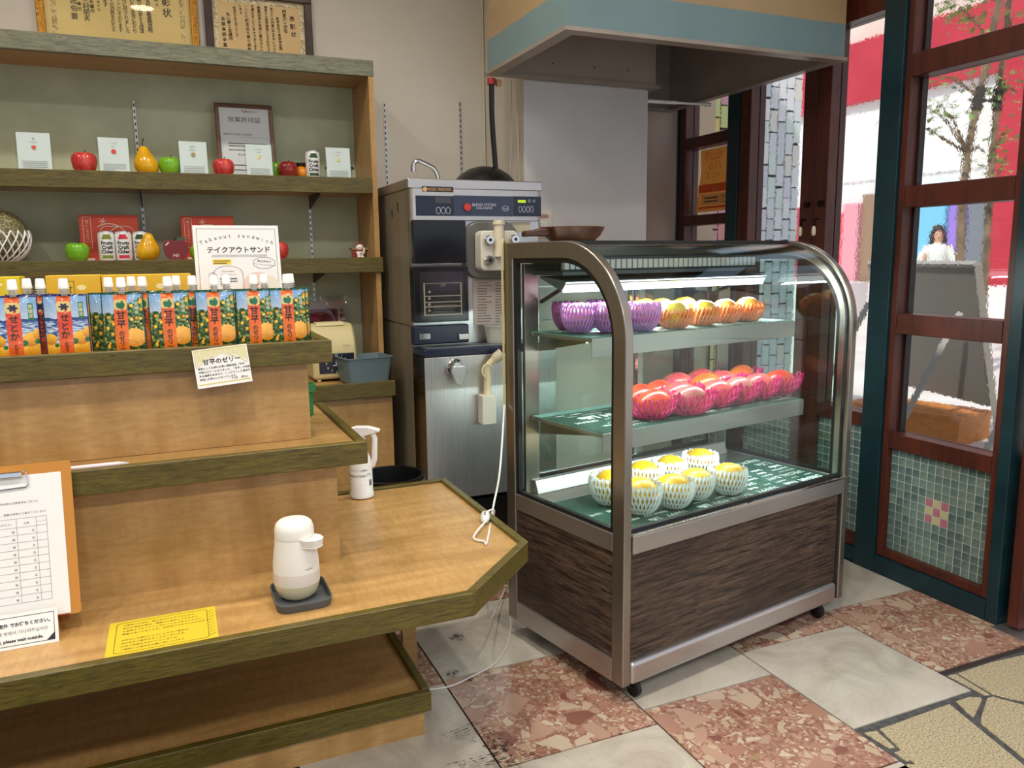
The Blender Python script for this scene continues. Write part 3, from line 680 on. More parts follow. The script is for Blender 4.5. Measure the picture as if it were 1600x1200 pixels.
# ================================================================ WALL SHELF, BASE CABINET
SY = 3.0
sh = thing('wall_shelf', 'tall maple wall shelf with sage back panel and green-stained oak shelf edges', 'shelf', (-.4, 3.0, 0))
def spart(nm, mat, *b, bevel=0, smooth=0):
    m = MB((-.4, 3.0, 0)); m.box(*b); return m.build(nm, mat, sh, bevel=bevel, smooth=smooth if not bevel else 40)
SZ = (1.864, 1.4465, 1.156)
spart('back_panel', SAGE, XL, .738, 3.268, 3.290, .706, 1.84)
spart('side_panel', MAPLE_UP, .739, .758, 3.0, 3.29, .712, 1.808)
spart('top_board', MAPLE_TOP, XL, .758, 3.021, 3.29, 1.815, 1.858)
spart('top_edge', OAK_PALE, XL, .759, 2.998, 3.02, 1.808, 1.864, bevel=.0015)
for z, d in ((SZ[1], 3.268), (SZ[2], 3.268)):
    x1 = .738 if z > 1.3 else .765
    spart('shelf_board', MAPLE_TOP, XL, .7385, 3.02, d, z-.05, z-.006)
    spart('shelf_edge', OAK, XL, x1, 2.997 if z > 1.3 else 2.985, 3.019, z-.056, z, bevel=.0015)
SLOT = P('standard_steel', (200, 200, 198), .4, .6)
def standard(parent, px, zs, org, y):
    for z0, z1 in zs:
        m = MB(org); m.box(px-.0045, px+.0045, y-.006, y, z0, z1); m.build('slotted_standard', SLOT, parent, smooth=0)
        m = MB(org); k = z0+.01
        while k < z1-.012: m.box(px-.0022, px+.0022, y-.0068, y-.006, k, k+.011); k += .022
        m.build('slots', BLACK, parent, smooth=0)
xs1 = ony(212, 200, 3.26).x; xs2 = ony(485, 340, 3.26).x
for xs, top in ((xs1, 1.72), (xs2, 1.40)):
    standard(sh, xs, [(z0, z1) for z0, z1 in ((.72, 1.10), (1.157, 1.39), (1.447, 1.72)) if z1 <= top+.01], (-.4, 3.0, 0), 3.268)
    for z in SZ[1:]:
        m = MB((-.4, 3.0, 0)); m.prism([(3.262, z-.052), (3.262, z-.10), (3.03, z-.062), (3.03, z-.052)], xs-.0025, xs+.0025, 'x'); m.build('shelf_bracket', P('bracket_brown', (58, 48, 40), .5), sh, smooth=0)
for px, lab in ((602.5, 'slotted steel shelf standard on the wall close to the shelf post'), (719.5, 'slotted steel shelf standard on the wall behind the soft-serve machine')):
    w = ony(px, 230, 3.3); o = thing('wall_standard', lab, 'standard', (w.x, 3.3, 1.2)); standard(o, w.x, [(1.2, ony(px, 158, 3.3).z)], (w.x, 3.3, 1.2), 3.2995)
cb = thing('base_cabinet', 'low maple base cabinet with green oak counter edge beneath the wall shelf', 'cabinet', (0, 2.8, 0))
def bpart(nm, mat, *b, bevel=0):
    m = MB((0, 2.8, 0)); m.box(*b); return m.build(nm, mat, cb, bevel=bevel, smooth=40 if bevel else 0)
bpart('counter_top', MAPLE_TOP, XL, .744, 2.822, 3.265, .66, .703)
bpart('counter_edge', OAK, XL, .746, 2.80, 2.822, .655, .711, bevel=.002)
bpart('front_panel', MAPLE_UP, XL, .738, 2.825, 2.845, .0, .655); bpart('end_panel', MAPLE_UP, .72, .7385, 2.846, 3.265, 0, .655)
ZC = .7045

# ================================================================ CERTIFICATES ON THE WALL
def frame_box(parent, w, h, fw, depth, mat, bevel=.003):
    m = MB(); 
    for b_ in ((-w/2, w/2, 0, fw), (-w/2, w/2, h-fw, h), (-w/2, -w/2+fw, fw, h-fw), (w/2-fw, w/2, fw, h-fw)): m.box(b_[0], b_[1], b_[2], b_[3], 0, depth)
    return m.build('frame', mat, parent, bevel=bevel)
def brushtext(m, cols, top, size, z, dx):
    for x, body, s, y in cols: m.text(body, x, y, s, z=z, vertical=True, step=1.12)
l, r = ony(58.5, 45, 3.28), ony(312, 66, 3.28); w = r.x-l.x; zb = 1.86
c1 = thing('framed_certificate', 'certificate in a shiny gold frame hung above the wall shelf', 'certificate', ((l.x+r.x)/2, 3.299, zb), up(.0))
GOLD = N('gold_frame', (150, 96, 26), (206, 152, 60), 90, st=(1, 1, 1), r=.25, m=.7, bump=.5, bd=.003)
h = .40; frame_box(c1, w, h, .026, .022, GOLD)
m = MB()
for b_ in ((-w/2+.02, w/2-.02, .02, .024), (-w/2+.02, w/2-.02, h-.024, h-.02), (-w/2+.02, -w/2+.024, .024, h-.024), (w/2-.024, w/2-.02, .024, h-.024)): m.box(*b_, .005, .0235)
m.build('frame_bead', P('gold_bead', (220, 170, 80), .2, .8), c1)
m = MB(); m.box(-w/2+.025, w/2-.025, .025, h-.025, 0, .006); m.build('parchment', N('golden_parchment', (214, 190, 116), (226, 204, 132), 3, r=.6), c1, smooth=0)
def border(parent, w, h, i, t_, col, nm):
    t = NT(nm); f = t.noise(55, 4, .7, dist=1.5); t.out(t.ramp(f, (.44, S(col)), (.54, S(tuple(min(255, v+58) for v in col)))), .7)
    m = MB()
    for b_ in ((-w/2+i, w/2-i, i, i+t_), (-w/2+i, w/2-i, h-i-t_, h-i), (-w/2+i, -w/2+i+t_, i+t_, h-i-t_), (w/2-i-t_, w/2-i, i+t_, h-i-t_)): m.rect(*b_, .0064)
    m.build('printed_border', t.m, parent, smooth=0)
border(c1, w, h, .045, .016, (168, 146, 90), 'border_print_gold')
m = MB()
CX_, CZ_ = c1.location.x, zb
def cols_px(m, cols, cx, cz, b):
    for body, x0, y0, x1, y1, sz in cols:
        n = max(1, len(body)-1)
        for k, ch in enumerate(body):
            q = ony(x0+(x1-x0)*k/n, y0+(y1-y0)*k/n, 3.292); s_ = sz*rnd.uniform(.92, 1.08); m.text(ch, q.x-cx, q.z-cz-s_*.38, s_, z=.0068, rot=rnd.uniform(-.08, .08), b=b)
cols_px(m, [('彰状', 259, 3, 261, 20, .030), ('剛子', 244, 0, 245, 8, .014), ('会社三島果物店殿', 231, 2, 235, 47, .0168), ('業以来激変する経済', 217, -1, 222, 49, .0160), ('わたり永年にわたり', 206, 0, 211, 49, .0155), ('展に尽されました', 194, 0, 200, 48, .0160), ('ここにそのります', 185, 2, 189, 47, .0155), ('その功労をたたえ', 174, 0, 178, 46, .0160), ('ます', 164, 0, 165, 7, .0155), ('月十日', 153, 3, 154.5, 15, .0105), ('会議所', 142.5, 2, 144.5, 17, .0135), ('三村明夫', 133.5, 1, 136, 28, .0215), ('会議所', 122.5, -3, 124.5, 14, .0135), ('佐伯要', 114, 0, 116.5, 25, .0235)], c1.location.x, zb, .012)
m.build('handwriting', P('brush_ink', (58, 50, 34), .7), c1, smooth=0)
m = MB()
for px_ in (117, 137.5):
    x = ony(px_, 35, 3.292).x-c1.location.x
    m.line([(x-.016, .040), (x+.016, .040), (x+.016, .069), (x-.016, .069)], .003, .0067, True)
    for k in range(3): m.line([(x-.010+k*.009, .044), (x-.010+k*.009, .065)], .002, .0067); m.line([(x-.012, .047+k*.008), (x+.012, .047+k*.008)], .002, .0067)
m.build('seal_print', P('seal_red', (206, 120, 78), .7), c1, smooth=0)
m = MB(); m.box(-w/2+.025, w/2-.025, .025, h-.025, .0085, .0095); m.build('glazing', thin_glass('frame_glazing', (255, 255, 255), .02), c1, smooth=0)
l, r = ony(322, 60, 3.28), ony(489.5, 70, 3.28); w = r.x-l.x; zt = ony(480, -6, 3.28).z; zb = 1.852; h = zt-zb
c2 = thing('framed_certificate', 'certificate on aged paper in a dark wooden frame hung above the wall shelf', 'certificate', ((l.x+r.x)/2, 3.299, zb), up(.0))
frame_box(c2, w, h, .028, .022, N('dark_frame_wood', (40, 24, 18), (62, 40, 30), 30, st=(1, 1, 1), r=.35))
m = MB(); m.box(-w/2+.026, w/2-.026, .026, h-.026, 0, .006); m.build('parchment', N('aged_paper', (206, 176, 122), (222, 194, 142), 3, r=.7), c2, smooth=0)
border(c2, w, h, .03, .016, (168, 156, 118), 'border_print_grey')
m = MB()
cols_px(m, [('表彰状', 456, 29.6, 459, 54, .0215), ('創業六十周年', 443.5, 18, 446.5, 49, .0155), ('有限会社三島果物店殿', 433.5, 29, 438.8, 76, .0125), ('あなたは創業以来永年にわたり', 424, 14, 429.5, 82, .0122), ('激変する経済情勢にもかかわらず', 415, 12, 420, 80, .0122), ('産業経済の発展に寄与せられ', 404, 12, 409, 79, .0128), ('功績はまことに多大であります', 394, 10, 399.5, 77, .0122), ('ここに記念品を贈り表彰', 384, 12, 390, 77, .0132), ('します', 375, 8, 376.5, 20, .0125), ('昭和五十年三月二十八日', 366, 12, 370.5, 55, .0108), ('松山商工会議所', 356, 22, 361, 60, .0148), ('会頭薬師寺真', 348.5, 29, 352, 70, .0155)], c2.location.x, zb, .012)
m.build('handwriting', P('brush_ink2', (44, 36, 26), .7), c2, smooth=0)

# ================================================================ THINGS ON THE WALL SHELF
APPLE_PR = [(0, .008), (.012, .003), (.022, .001), (.031, .008), (.0385, .022), (.0425, .040), (.0425, .054), (.038, .066), (.029, .0735), (.018, .0735), (.008, .067), (.0, .062)]
def m_fruit(nm, c1, c2, sc=3, r=.16, lo=.35, hi=.65, st=(1, 1, 1), fine=None):
    t = NT(nm); f = t.noise(sc*10, 3, v=t.vec(st)); c = t.ramp(f, (lo, S(c1)), (hi, S(c2)))
    if fine: c = t.mix(t.ramp(t.vor(260, 'Distance'), (.0, (.7, .7, .7, 1)), (.18, (0, 0, 0, 1))), c, S(fine))
    t.out(c, r); return t.m
A_RED = m_fruit('red_apple_skin', (170, 30, 38), (206, 78, 70), 2.5, fine=(226, 150, 120), st=(3, 3, .6))
A_DKRED = m_fruit('dark_red_apple_skin', (112, 22, 22), (150, 50, 36), 2.5); A_GREEN = m_fruit('green_apple_skin', (100, 160, 30), (126, 184, 44), 1.5)
STEM = P('fruit_stem', (56, 40, 26), .8)
def apple(label, p, skin, s=1.0, rz=0):
    o = thing('apple', label, 'fruit', p, (0, 0, rz), 'fruit models on the wall shelf')
    m = MB(); m.lathe([(r*s, h*s) for r, h in APPLE_PR], n=24, fn=lambda q: (q[0]*(1+.03*math.sin(5*math.atan2(q[1], q[0]))*(q[2]/.07)), q[1], q[2])); m.build('apple_body', skin, o, smooth=80)
    m = MB(); m.tube([(0, 0, .062*s), (.002, .001, .075*s), (.006, .002, .084*s)], [.0016, .0014, .002], 6); m.build('stem', STEM, o); return o
def on(px, Y, z): w = ony(px, 300, Y); return (w.x, Y, z)
YA = 3.075
Z = SZ[1]-.0055
apple('red apple model between the strawberry card and the apple card', on(136, YA, Z), A_RED, .93)
apple('green apple model beside the yellow pear, half behind the melon card', on(269, YA, Z), A_GREEN, .86)
apple('red apple model in front of the framed business licence', on(352, YA, Z), A_RED, .86)
apple('green apple model mostly hidden behind the lemon card', on(431, YA+.05, Z), A_GREEN, .86)
apple('dark red apple model beside the drink can', on(452, YA, Z), A_DKRED, .84)
o = thing('mandarin', 'small orange mandarin model half behind the drink can', 'fruit', on(474, YA+.03, Z), group='fruit models on the wall shelf')
m = MB(); m.ball((0, 0, .026), (.031, .031, .026), 18, 12); m.build('mandarin_body', m_fruit('mandarin_skin', (214, 128, 20), (232, 152, 36), 3), o, smooth=80)
m = MB(); m.lathe([(.005, 0), (.003, .004), (0, .005)], (.0, 0, .051), 8); m.build('calyx', STEM, o)
PEAR_PR = [(0, .002), (.016, 0), (.030, .006), (.041, .022), (.044, .04), (.040, .056), (.031, .072), (.023, .086), (.018, .098), (.012, .106), (.005, .109), (0, .108)]
A_PEAR = m_fruit('yellow_pear_skin', (206, 148, 14), (228, 176, 30), 2)
def pear(label, p, s, stem=True, rz=0):
    o = thing('pear', label, 'fruit', p, (0, 0, rz), 'fruit models on the wall shelf')
    m = MB(); m.lathe([(r*s, h*s) for r, h in PEAR_PR], n=22, fn=lambda q: (q[0]-.010*(q[2]/.1), q[1], q[2])); m.build('pear_body', A_PEAR, o, smooth=80)
    if stem: m = MB(); m.tube([(-.011*s, 0, .106*s), (-.012*s, 0, .12*s), (-.008*s, 0, .137*s)], [.002, .0018, .0025], 6); m.build('stem', STEM, o)
pear('yellow pear model with a long stem beside the slotted standard', on(234, YA, Z), .9)
def lead_lines(m, x0, x1, y, n, lh, ch, z, last=.5):
    'small print too fine to read: broken strokes in lines'
    for k in range(n):
        x = x0; xe = x1 if k < n-1 else x0+(x1-x0)*last
        while x < xe: w = rnd.uniform(.5, 1.3)*ch; m.rect(x, min(x+w*.8, xe), y-k*lh-ch*.35, y-k*lh+ch*.35, z); x += w
def fruit_card(px0, px1, label, ja, en, kind):
    a, b = ony(px0, 262, 3.045), ony(px1, 262, 3.045); w = b.x-a.x; h = w*1.27
    o = thing('fruit_card', label, 'card', ((a.x+b.x)/2, 3.045, Z), up(.10), 'fruit cards on the wall shelf')
    m = MB(); m.box(-w/2+.002, w/2-.002, .001, h, -.001, 0); m.build('card', PAPER, o, smooth=0)
    m = MB(); m.box(-w/2-.004, w/2+.004, 0, h+.003, .0005, .002); m.box(-w/2, w/2, 0, .002, -.035, .0005); m.build('acrylic_stand', CLEAR, o, smooth=0)
    m = MB(); m.text(ja, 0, h*.82, .0075, z=.0026); m.text(en, 0, h*.745, .0048, z=.0026); lead_lines(m, -w*.36, w*.36, h*.27, 5 if kind != 'apple' else 4, .0062, .0022, .0026); m.build('lettering', INKG, o, smooth=0)
    cy = h*.62; m = MB(); s = .0075
    cl = {'strawberry': (206, 84, 64), 'apple': (204, 62, 60), 'melon': (150, 136, 88), 'lemon': (222, 200, 84), 'banana': (222, 202, 110)}[kind]
    if kind == 'strawberry': m.poly([(0, cy-s*1.1), (s*.8, cy), (s*.9, cy+s*.6), (0, cy+s*.9), (-s*.9, cy+s*.6), (-s*.8, cy)], .0026)
    elif kind == 'banana': m.poly([(-s, cy-s*.6), (-s*.2, cy-s), (s*.7, cy-s*.4), (s*.5, cy+s*1.2), (s*.1, cy+s*1.3), (-s*.1, cy)], .0026)
    elif kind == 'lemon': m.poly([(-s*.8, cy-s*.8), (s*.1, cy-s*.7), (s*.7, cy+s*.2), (s*.9, cy+s), (0, cy+s*.9), (-s*.6, cy)], .0026)
    else: m.disc((0, cy, .0026), s, 16)
    m.build('fruit_picture', P('print_'+kind, cl, .7), o, smooth=0)
fruit_card(28, 83, 'white strawberry card in a clear stand, first on the upper shelf', '苺', 'Strawberry', 'strawberry')
fruit_card(155, 204, 'white apple card in a clear stand between red apple and slotted standard', 'リンゴ', 'Apple', 'apple')
fruit_card(281, 326, 'white melon card in a clear stand beside the green apple', 'メロン', 'Muskmelon', 'melon')
fruit_card(385, 427, 'white lemon card in a clear stand in front of the framed licence', 'レモン', 'Lemon', 'lemon')
fruit_card(510, 549, 'white banana card in a clear stand next to the shelf end panel', 'バナナ', 'Banana', 'banana')
a, b = ony(331, 165, 3.22), ony(422, 170, 3.22); w = b.x-a.x; h = ony(332, 164, 3.22).z-Z+.012
lc = thing('framed_licence', 'business licence in a brown wooden frame leaning on the shelf back panel', 'framed licence', ((a.x+b.x)/2+.008, 3.205, Z), up(.12))
frame_box(lc, w, h, .014, .014, N('brown_frame_wood', (88, 56, 34), (108, 72, 46), 20, r=.35))
m = MB(); m.box(-w/2+.012, w/2-.012, .012, h-.012, 0, .005); m.build('paper', P('licence_paper', (206, 212, 214), .6), lc, smooth=0)
m = MB(); m.text('営業許可証', 0, h*.775, .0205, z=.0054, sx=1.15); m.text('営業者氏名 有限会社三島果物店', -w*.38, h*.60, .0072, 'L', z=.0054); m.line([(-w*.1, h*.575), (w*.40, h*.575)], .0006, .0054)
m.text('愛媛県指令第 号', w*.12, h*.9, .006, z=.0054); lead_lines(m, -w*.30, w*.36, h*.49, 2, .009, .005, .0054, .8); lead_lines(m, -w*.30, w*.30, h*.405, 1, .009, .005, .0054, 1); m.text('松山市保健所', -w*.02, h*.335, .009, z=.0054); lead_lines(m, -w*.37, w*.3, h*.21, 3, .018, .006, .0054, .9)
m.build('lettering', INK, lc, smooth=0)
m = MB(); m.line(arc(0, h*.93, .008, PI, 2*PI, 10), .0022, .0056); m.build('red_mark', P('licence_red', (200, 50, 50), .6), lc, smooth=0)
# drink cans
def can(label, p, c, rz=0, group='drink cans on the wall shelf'):
    o = thing('drink_can', label, 'can', p, (0, 0, rz), group); R = .0262; H = .102
    m = MB(); m.lathe([(R*.8, 0), (R*.92, .003), (R, .009), (R, H-.012), (R*.9, H-.004), (R*.9, H)], n=26); m.build('can_body', P('can_white', (222, 222, 220), .25, .1), o)
    m = MB(); m.lathe([(R*.92, H-.002), (R*.92, H+.0005), (R*.86, H+.0005), (R*.84, H-.003), (0, H-.003)], n=24); m.build('lid', CHROME, o)
    def wrap(x, y, k=.0003): a = x/R-PI/2; return ((R+k)*math.cos(a), (R+k)*math.sin(a), y)
    m = MB(); f = lambda x, y: wrap(x, y, .0005)
    for k, t in enumerate(('Fruits', 'Craft', 'Cider')): m.text(t, 0, .058-k*.0145, .0165, fn=f, sx=1.0, b=.035)
    m.build('lettering', INK, o, smooth=0)
    m = MB(); f2 = lambda x, y: wrap(x, y, .0003)
    def patch(x0, x1, y0, y1, n=8):
        for k in range(n): m.face(*[m.pt(f2(x0+(x1-x0)*u/n, y)) for u, y in ((k, y0), (k+1, y0), (k+1, y1), (k, y1))])
    patch(-.017, .017, .012, .0225); patch(-.015, .015, .076, .084); patch(-.011, .011, .084, .092)
    m.build('colour_print', P('can_colour_%s' % c[0], c[1], .3), o, smooth=0)
    m = MB()
    for k in range(60): a, y = rnd.uniform(-.07, .07), rnd.uniform(.012, .088); abs(a) > .019 and m.disc((a, y), .0007, 5, fn=f2)
    m.build('dots', INK, o, smooth=0); return o
can('white drink can with dark green print beside the banana card', on(491, YA-.01, Z), ('dark', (40, 74, 40)))
# two clear riser stands with black tops
for px, y, hh, lab in ((472, 3.15, .058, 'black-topped clear riser behind the drink can'), (532, 3.15, .050, 'black-topped clear riser behind the banana card')):
    o = thing('riser_stand', lab, 'stand', on(px, y, Z)); m = MB(); m.lathe([(.055, hh), (.057, hh+.003), (.055, hh+.006), (0, hh+.006)], n=28); m.lathe([(.055, hh), (0, hh-.0005)], n=28); m.build('top_plate', BLACK, o)
    m = MB(); m.lathe([(.045, 0), (.045, hh-.001), (.043, hh-.001), (.043, 0)], n=24); m.build('clear_base', thin_glass('smoke_acrylic', (190, 190, 190), .05), o)
# lower wall shelf
Z = SZ[2]-.0055
mu = thing('melon', 'big netted melon in a white foam net at the end of the lower shelf', 'fruit', on(-12, 3.10, Z))
m = MB(); m.ball((0, 0, .088), (.092, .092, .088), 24, 16)
t = NT('netted_melon_skin'); e = t.vor(60, 'Distance', 'DISTANCE_TO_EDGE', v=t.obj()); t.out(t.ramp(e, (.03, S((150, 142, 104))), (.09, S((92, 88, 52)))), .6); m.build('melon_body', t.m, mu, smooth=80)
def net_mesh(R, H, n=26, seg=9, twist=.55, lo=-70, hi=8, s=.0016, wob=.0):
    m = MB()
    for fam in (1, -1):
        for k in range(n):
            pts = []
            for j in range(seg+1):
                ph = math.radians(lo+(hi-lo)*j/seg); a = 2*PI*(k+(0 if fam > 0 else .0))/n+fam*twist*j/seg*1.0
                rr = R*math.cos(ph)**.8+fam*s*.35; z = H*(math.sin(ph)-math.sin(math.radians(lo)))/(math.sin(math.radians(hi))-math.sin(math.radians(lo)))
                if j == seg: z += s*(1 if k % 2 else -.5); rr -= s
                pts.append((rr*math.cos(a), rr*math.sin(a), z+s))
            m.tube(pts, s, 4, caps=False)
    return m
NETS = {}
def net(key, *a, mat=None, **k):
    if key not in NETS: NETS[key] = net_mesh(*a, **k).mesh('foam_net', mat, 60)
    return NETS[key]
NW = P('white_foam', (236, 236, 234), .8); NPK = P('pink_foam', (226, 40, 118), .7); NOR = P('orange_foam', (244, 146, 92), .7); NPU = P('lilac_foam', (206, 138, 214), .7); NDP = P('plum_foam', (150, 70, 130), .7)
o = link('foam_net', net('melon', .095, .10, 22, 9, .7, -75, 8, .0028, mat=NW), mu); o['kind'] = 'stuff'
apple('green apple model standing alone beside the red gift box', on(112, 3.06, Z), A_GREEN, .86)
GB = P('gift_box_red', (206, 70, 38), .55); GBW = P('gift_print', (236, 214, 200), .6)
def gift_box(px0, px1, ytop, label):
    a, b = ony(px0, 404, 3.13), ony(px1, 404, 3.13); w = b.x-a.x; h = ony(px0, ytop, 3.13).z-Z
    o = thing('gift_box', label, 'box', ((a.x+b.x)/2, 3.13, Z), up(.06), 'orange-red gift boxes')
    m = MB(); m.box(-w/2, w/2, 0, h, -.05, 0); m.build('carton', GB, o, bevel=.001)
    m = MB(); m.line([(-w/2+.012, h*.30), (-w/2+.036, h*.30), (-w/2+.036, h-.008), (-w/2+.012, h-.008)], .0016, .0004, True)
    m.text('和ごころゼリー', -w/2+.024, h-.026, .011, z=.0004, vertical=True)
    for k in range(6): a_ = PI*k/3+.2; m.line([(-w*.10, h-.022), (-w*.10+.011*math.cos(a_), h-.022+.011*math.sin(a_))], .0018, .0004)
    m.line(rrect(-w*.16, w*.42, h*.1, h*.76, .022, 5), .0018, .0004, True)
    m.line(arc(0, h*.45, w*.32, .3, 2.2, 12), .003, .0004); m.line(arc(w*.25, h*.40, w*.32, 1.2, 3, 12), .003, .0004)
    m.rect(-w/2+.015, -w/2+.04, .006, .014, .0004)
    m.build('box_print', GBW, o, smooth=0)
gift_box(128, 220, 335, 'orange-red gift box behind the three drink cans')
gift_box(286.5, 369, 337, 'orange-red gift box partly behind the white sandwich board')
can('drink can with olive green print, nearest to the single green apple', on(159, 3.065, Z), ('olive', (120, 130, 40)), .12)
can('drink can with crimson print between two other cans', on(186, 3.065, Z), ('crimson', (196, 40, 66)))
can('drink can with dark green print half behind the yellow pear', on(213.5, 3.075, Z), ('dark', (40, 74, 40)), -.1)
pear('yellow pear model in front of the drink cans', on(222, 3.045, Z-.0), .88, False, 2.6)
o = thing('wooden_apple', 'flat maroon wooden apple cut-out greeting Hi beside the gift box', 'ornament', on(267.5, 3.06, Z), up(.0))
pr_ = [(-.017, 0), (.017, 0), (.034, .022), (.041, .046), (.038, .064), (.026, .074), (.008, .071), (-.008, .071), (-.026, .074), (-.038, .064), (-.041, .046), (-.034, .022)]
m = MB(); m.prism(pr_, -.012, 0); m.build('apple_cut_out', P('maroon_paint', (112, 28, 42), .5), o, bevel=.002)
m = MB(); m.box(-.004, .004, .071, .084, -.01, -.003); m.build('stem', STEM, o); m = MB(); m.prism([(.0, .071), (.018, .07), (.036, .074), (.028, .083), (.012, .084)], -.006, -.003); m.build('leaf', P('leaf_paint', (58, 84, 58), .5), o)
m = MB(); m.text('Hi!', 0, .014, .017, z=.0005); m.line([(-.03, .056), (-.022, .064)], .004, .0005); m.build('lettering', GBW, o, smooth=0)
apple('green apple model between the wooden apple and the white sandwich board', on(304, 3.07, Z), A_GREEN, .72)
apple('red apple model just peeking out past the white sandwich board', on(430, 3.07, Z), A_RED, .86)
o = thing('mini_stool', 'tiny wooden stand at the end of the lower shelf', 'stand', on(556, 3.14, Z)); WD = N('pale_stool_wood', (150, 112, 70), (170, 132, 88), 9, r=.5)
m = MB(); m.box(-.03, .042, -.03, .03, .034, .042); m.build('seat', WD, o, bevel=.001)
for x in (-.022, .03):
    m = MB(); m.box(x, x+.008, -.025, .025, 0, .034); m.build('leg', WD, o, smooth=0)
def lucky_cat(px, s, label, c, y):
    o = thing('lucky_cat', label, 'figurine', on(px, y, Z), (0, 0, .1)); B = P('cat_'+c[0], c[1], .35)
    m = MB(); m.ball((0, 0, .017*s), (.015*s, .013*s, .018*s), 14, 10); m.ball((0, -.002*s, .042*s), (.0155*s, .013*s, .013*s), 14, 10); m.ball((.015*s, -.006*s, .030*s), (.005*s, .005*s, .013*s), 8, 6); m.ball((-.007*s, -.011*s, .006*s), (.006*s, .006*s, .006*s), 8, 6); m.ball((.007*s, -.011*s, .006*s), (.006*s, .006*s, .006*s), 8, 6); m.build('body', B, o)
    m = MB()
    for sx in (-1, 1): m.lathe([(.006*s, 0), (0, .011*s)], (sx*.009*s, 0, .051*s), 8)
    m.build('ears', P('cat_ear', (150, 50, 40), .5), o)
    m = MB()
    for sx in (-1, 1): m.ball((sx*.0055*s, -.0135*s, .043*s), .0018*s, 6, 4)
    m.ball((0, -.0135*s, .020*s), .003*s, 6, 4); m.build('eyes', INK, o)
    m = MB(); m.lathe([(.012*s, .029*s), (.0135*s, .031*s), (.012*s, .033*s)], n=14); m.build('collar', P('cat_collar', (180, 30, 40), .5), o)
lucky_cat(558, 1.0, 'small white lucky cat figurine in front of the tiny wooden stand', ('white', (224, 216, 206)), 3.06)
lucky_cat(549, .5, 'tiny maroon lucky cat figurine beside the larger white one', ('maroon', (130, 46, 50)), 3.05)

# ================================================================ THINGS ON THE BASE CABINET
l, r = ony(486, 560, 2.96), ony(556, 560, 2.96); w = r.x-l.x; x0 = (l.x+r.x)/2
ck = thing('time_recorder', 'cream time recorder with a navy clock face on the base cabinet', 'clock', (x0, 2.965, ZC)); H = ony(520, 508, 2.93).z-ZC
m = MB(); pr_ = [(-.035, .008), (-.037, .10), (-.02, .155), (.012, H-.012), (.03, H), (.10, H), (.115, H-.02), (.12, .008)]
m.prism(pr_, -w/2, w/2, 'x'); m.build('housing', N('cream_housing', (186, 172, 122), (198, 186, 138), 4, r=.45), ck, bevel=.012, seg=3)
m = MB(); m.prism([(.014, H-.006), (.03, H+.006), (.075, H+.006), (.085, H-.002)], -w*.33, w*.30, 'x'); m.build('card_slot', P('cream_slot', (204, 194, 150), .4), ck, bevel=.002)
m = MB(); m.prism([(-.0375, .030), (-.0395, .102), (-.0370, .104), (-.0350, .030)], -w*.36, w*.42, 'x'); m.build('clock_face', P('navy_face', (34, 36, 54), .25), ck, bevel=.008)
m = MB(); fy = lambda x, y: (x, -.0382-.002*(y-.03)/.072, y)
for k in range(1, 13):
    a = PI/2-k*PI/6; m.text(str(k), .004+.030*math.cos(a)*1.25, .062+.031*math.sin(a), .012, fn=lambda x, y: (x, -.0392-.0025*(y-.03)/.072, y))
m.build('numerals', WINK, ck, smooth=0)
m = MB(); m.box(-.0, .003, -.0435, -.042, .060, .085); m.box(-.010, .003, -.0435, -.042, .058, .061); m.build('hands', WINK, ck, smooth=0)
m = MB(); m.text('BUNDY', w*.27, .128, .008, fn=lambda x, y: (x, -.03+(y-.128)*.31-.0005-.0065, y)); m.build('lettering', INKG, ck, smooth=0)
for x in (-w*.36, w*.36):
    m = MB(); m.lathe([(.008, 0), (.008, .009)], (x, -.02, 0), 10); m.build('foot', CREAM, ck)
a, b = ony(533, 595, 2.865), ony(606, 590, 2.865)
bk = thing('plastic_basket', 'small blue-grey plastic basket standing on the base cabinet edge', 'basket', ((a.x+b.x)/2, 2.875, ZC+.004), (0, 0, .12))
w = (b.x-a.x)*.98; GRB = P('blue_grey_plastic', (98, 116, 122), .4)
def tub(m, wx, wy, h, t, flare, r, lipw):
    def ring(k, z): return [(x, y, z) for x, y in rrect(-wx/2*k, wx/2*k, -wy/2*k, wy/2*k, r, 4)]
    R = [ring(1-flare, 0), ring(1, h), ring(1+lipw, h), ring(1+lipw, h+.003), ring(1-t, h+.003), ring(1-flare-t, .003)]
    I = [[m.pt(p) for p in q] for q in R]; n = len(I[0])
    for A, B in zip(I, I[1:]):
        for k in range(n): m.face(A[k], A[(k+1) % n], B[(k+1) % n], B[k])
    m.face(*I[0][::-1]); m.face(*I[-1])
m = MB(); tub(m, w*1.02, w*.86, .088, .025, .14, .014, .04); m.build('tub', GRB, bk)
l, r = ony(478, 470, 3.22), ony(546, 470, 3.22); w = (r.x-l.x)
to = thing('packed_towel', 'maroon patterned hand towel in a clear bag behind the time recorder', 'towel', ((l.x+r.x)/2, 3.20, ZC), up(.1))
m = MB(); m.box(-w/2+.006, w/2-.02, .002, .285, -.012, 0); m.build('backing_card', P('towel_card', (172, 152, 138), .7), to, bevel=.002)
m = MB(); m.box(-w/2, w/2-.05, .02, .250, 0, .008); m.build('towel', N('towel_maroon', (104, 32, 46), (124, 44, 58), 14, r=.9), to, bevel=.004)
m = MB()
for x, y in ((-.055, .125), (-.0, .125), (-.03, .18), (-.082, .18), (.0, .225)): m.line([(x-.022, y-.012), (x, y-.026), (x+.022, y-.012), (x+.022, y+.014), (x, y+.028), (x-.022, y+.014)], .004, .0086, True); m.line([(x-.01, y-.005), (x, y-.012), (x+.01, y-.005), (x+.01, y+.006), (x, y+.012), (x-.01, y+.006)], .003, .0086, True)
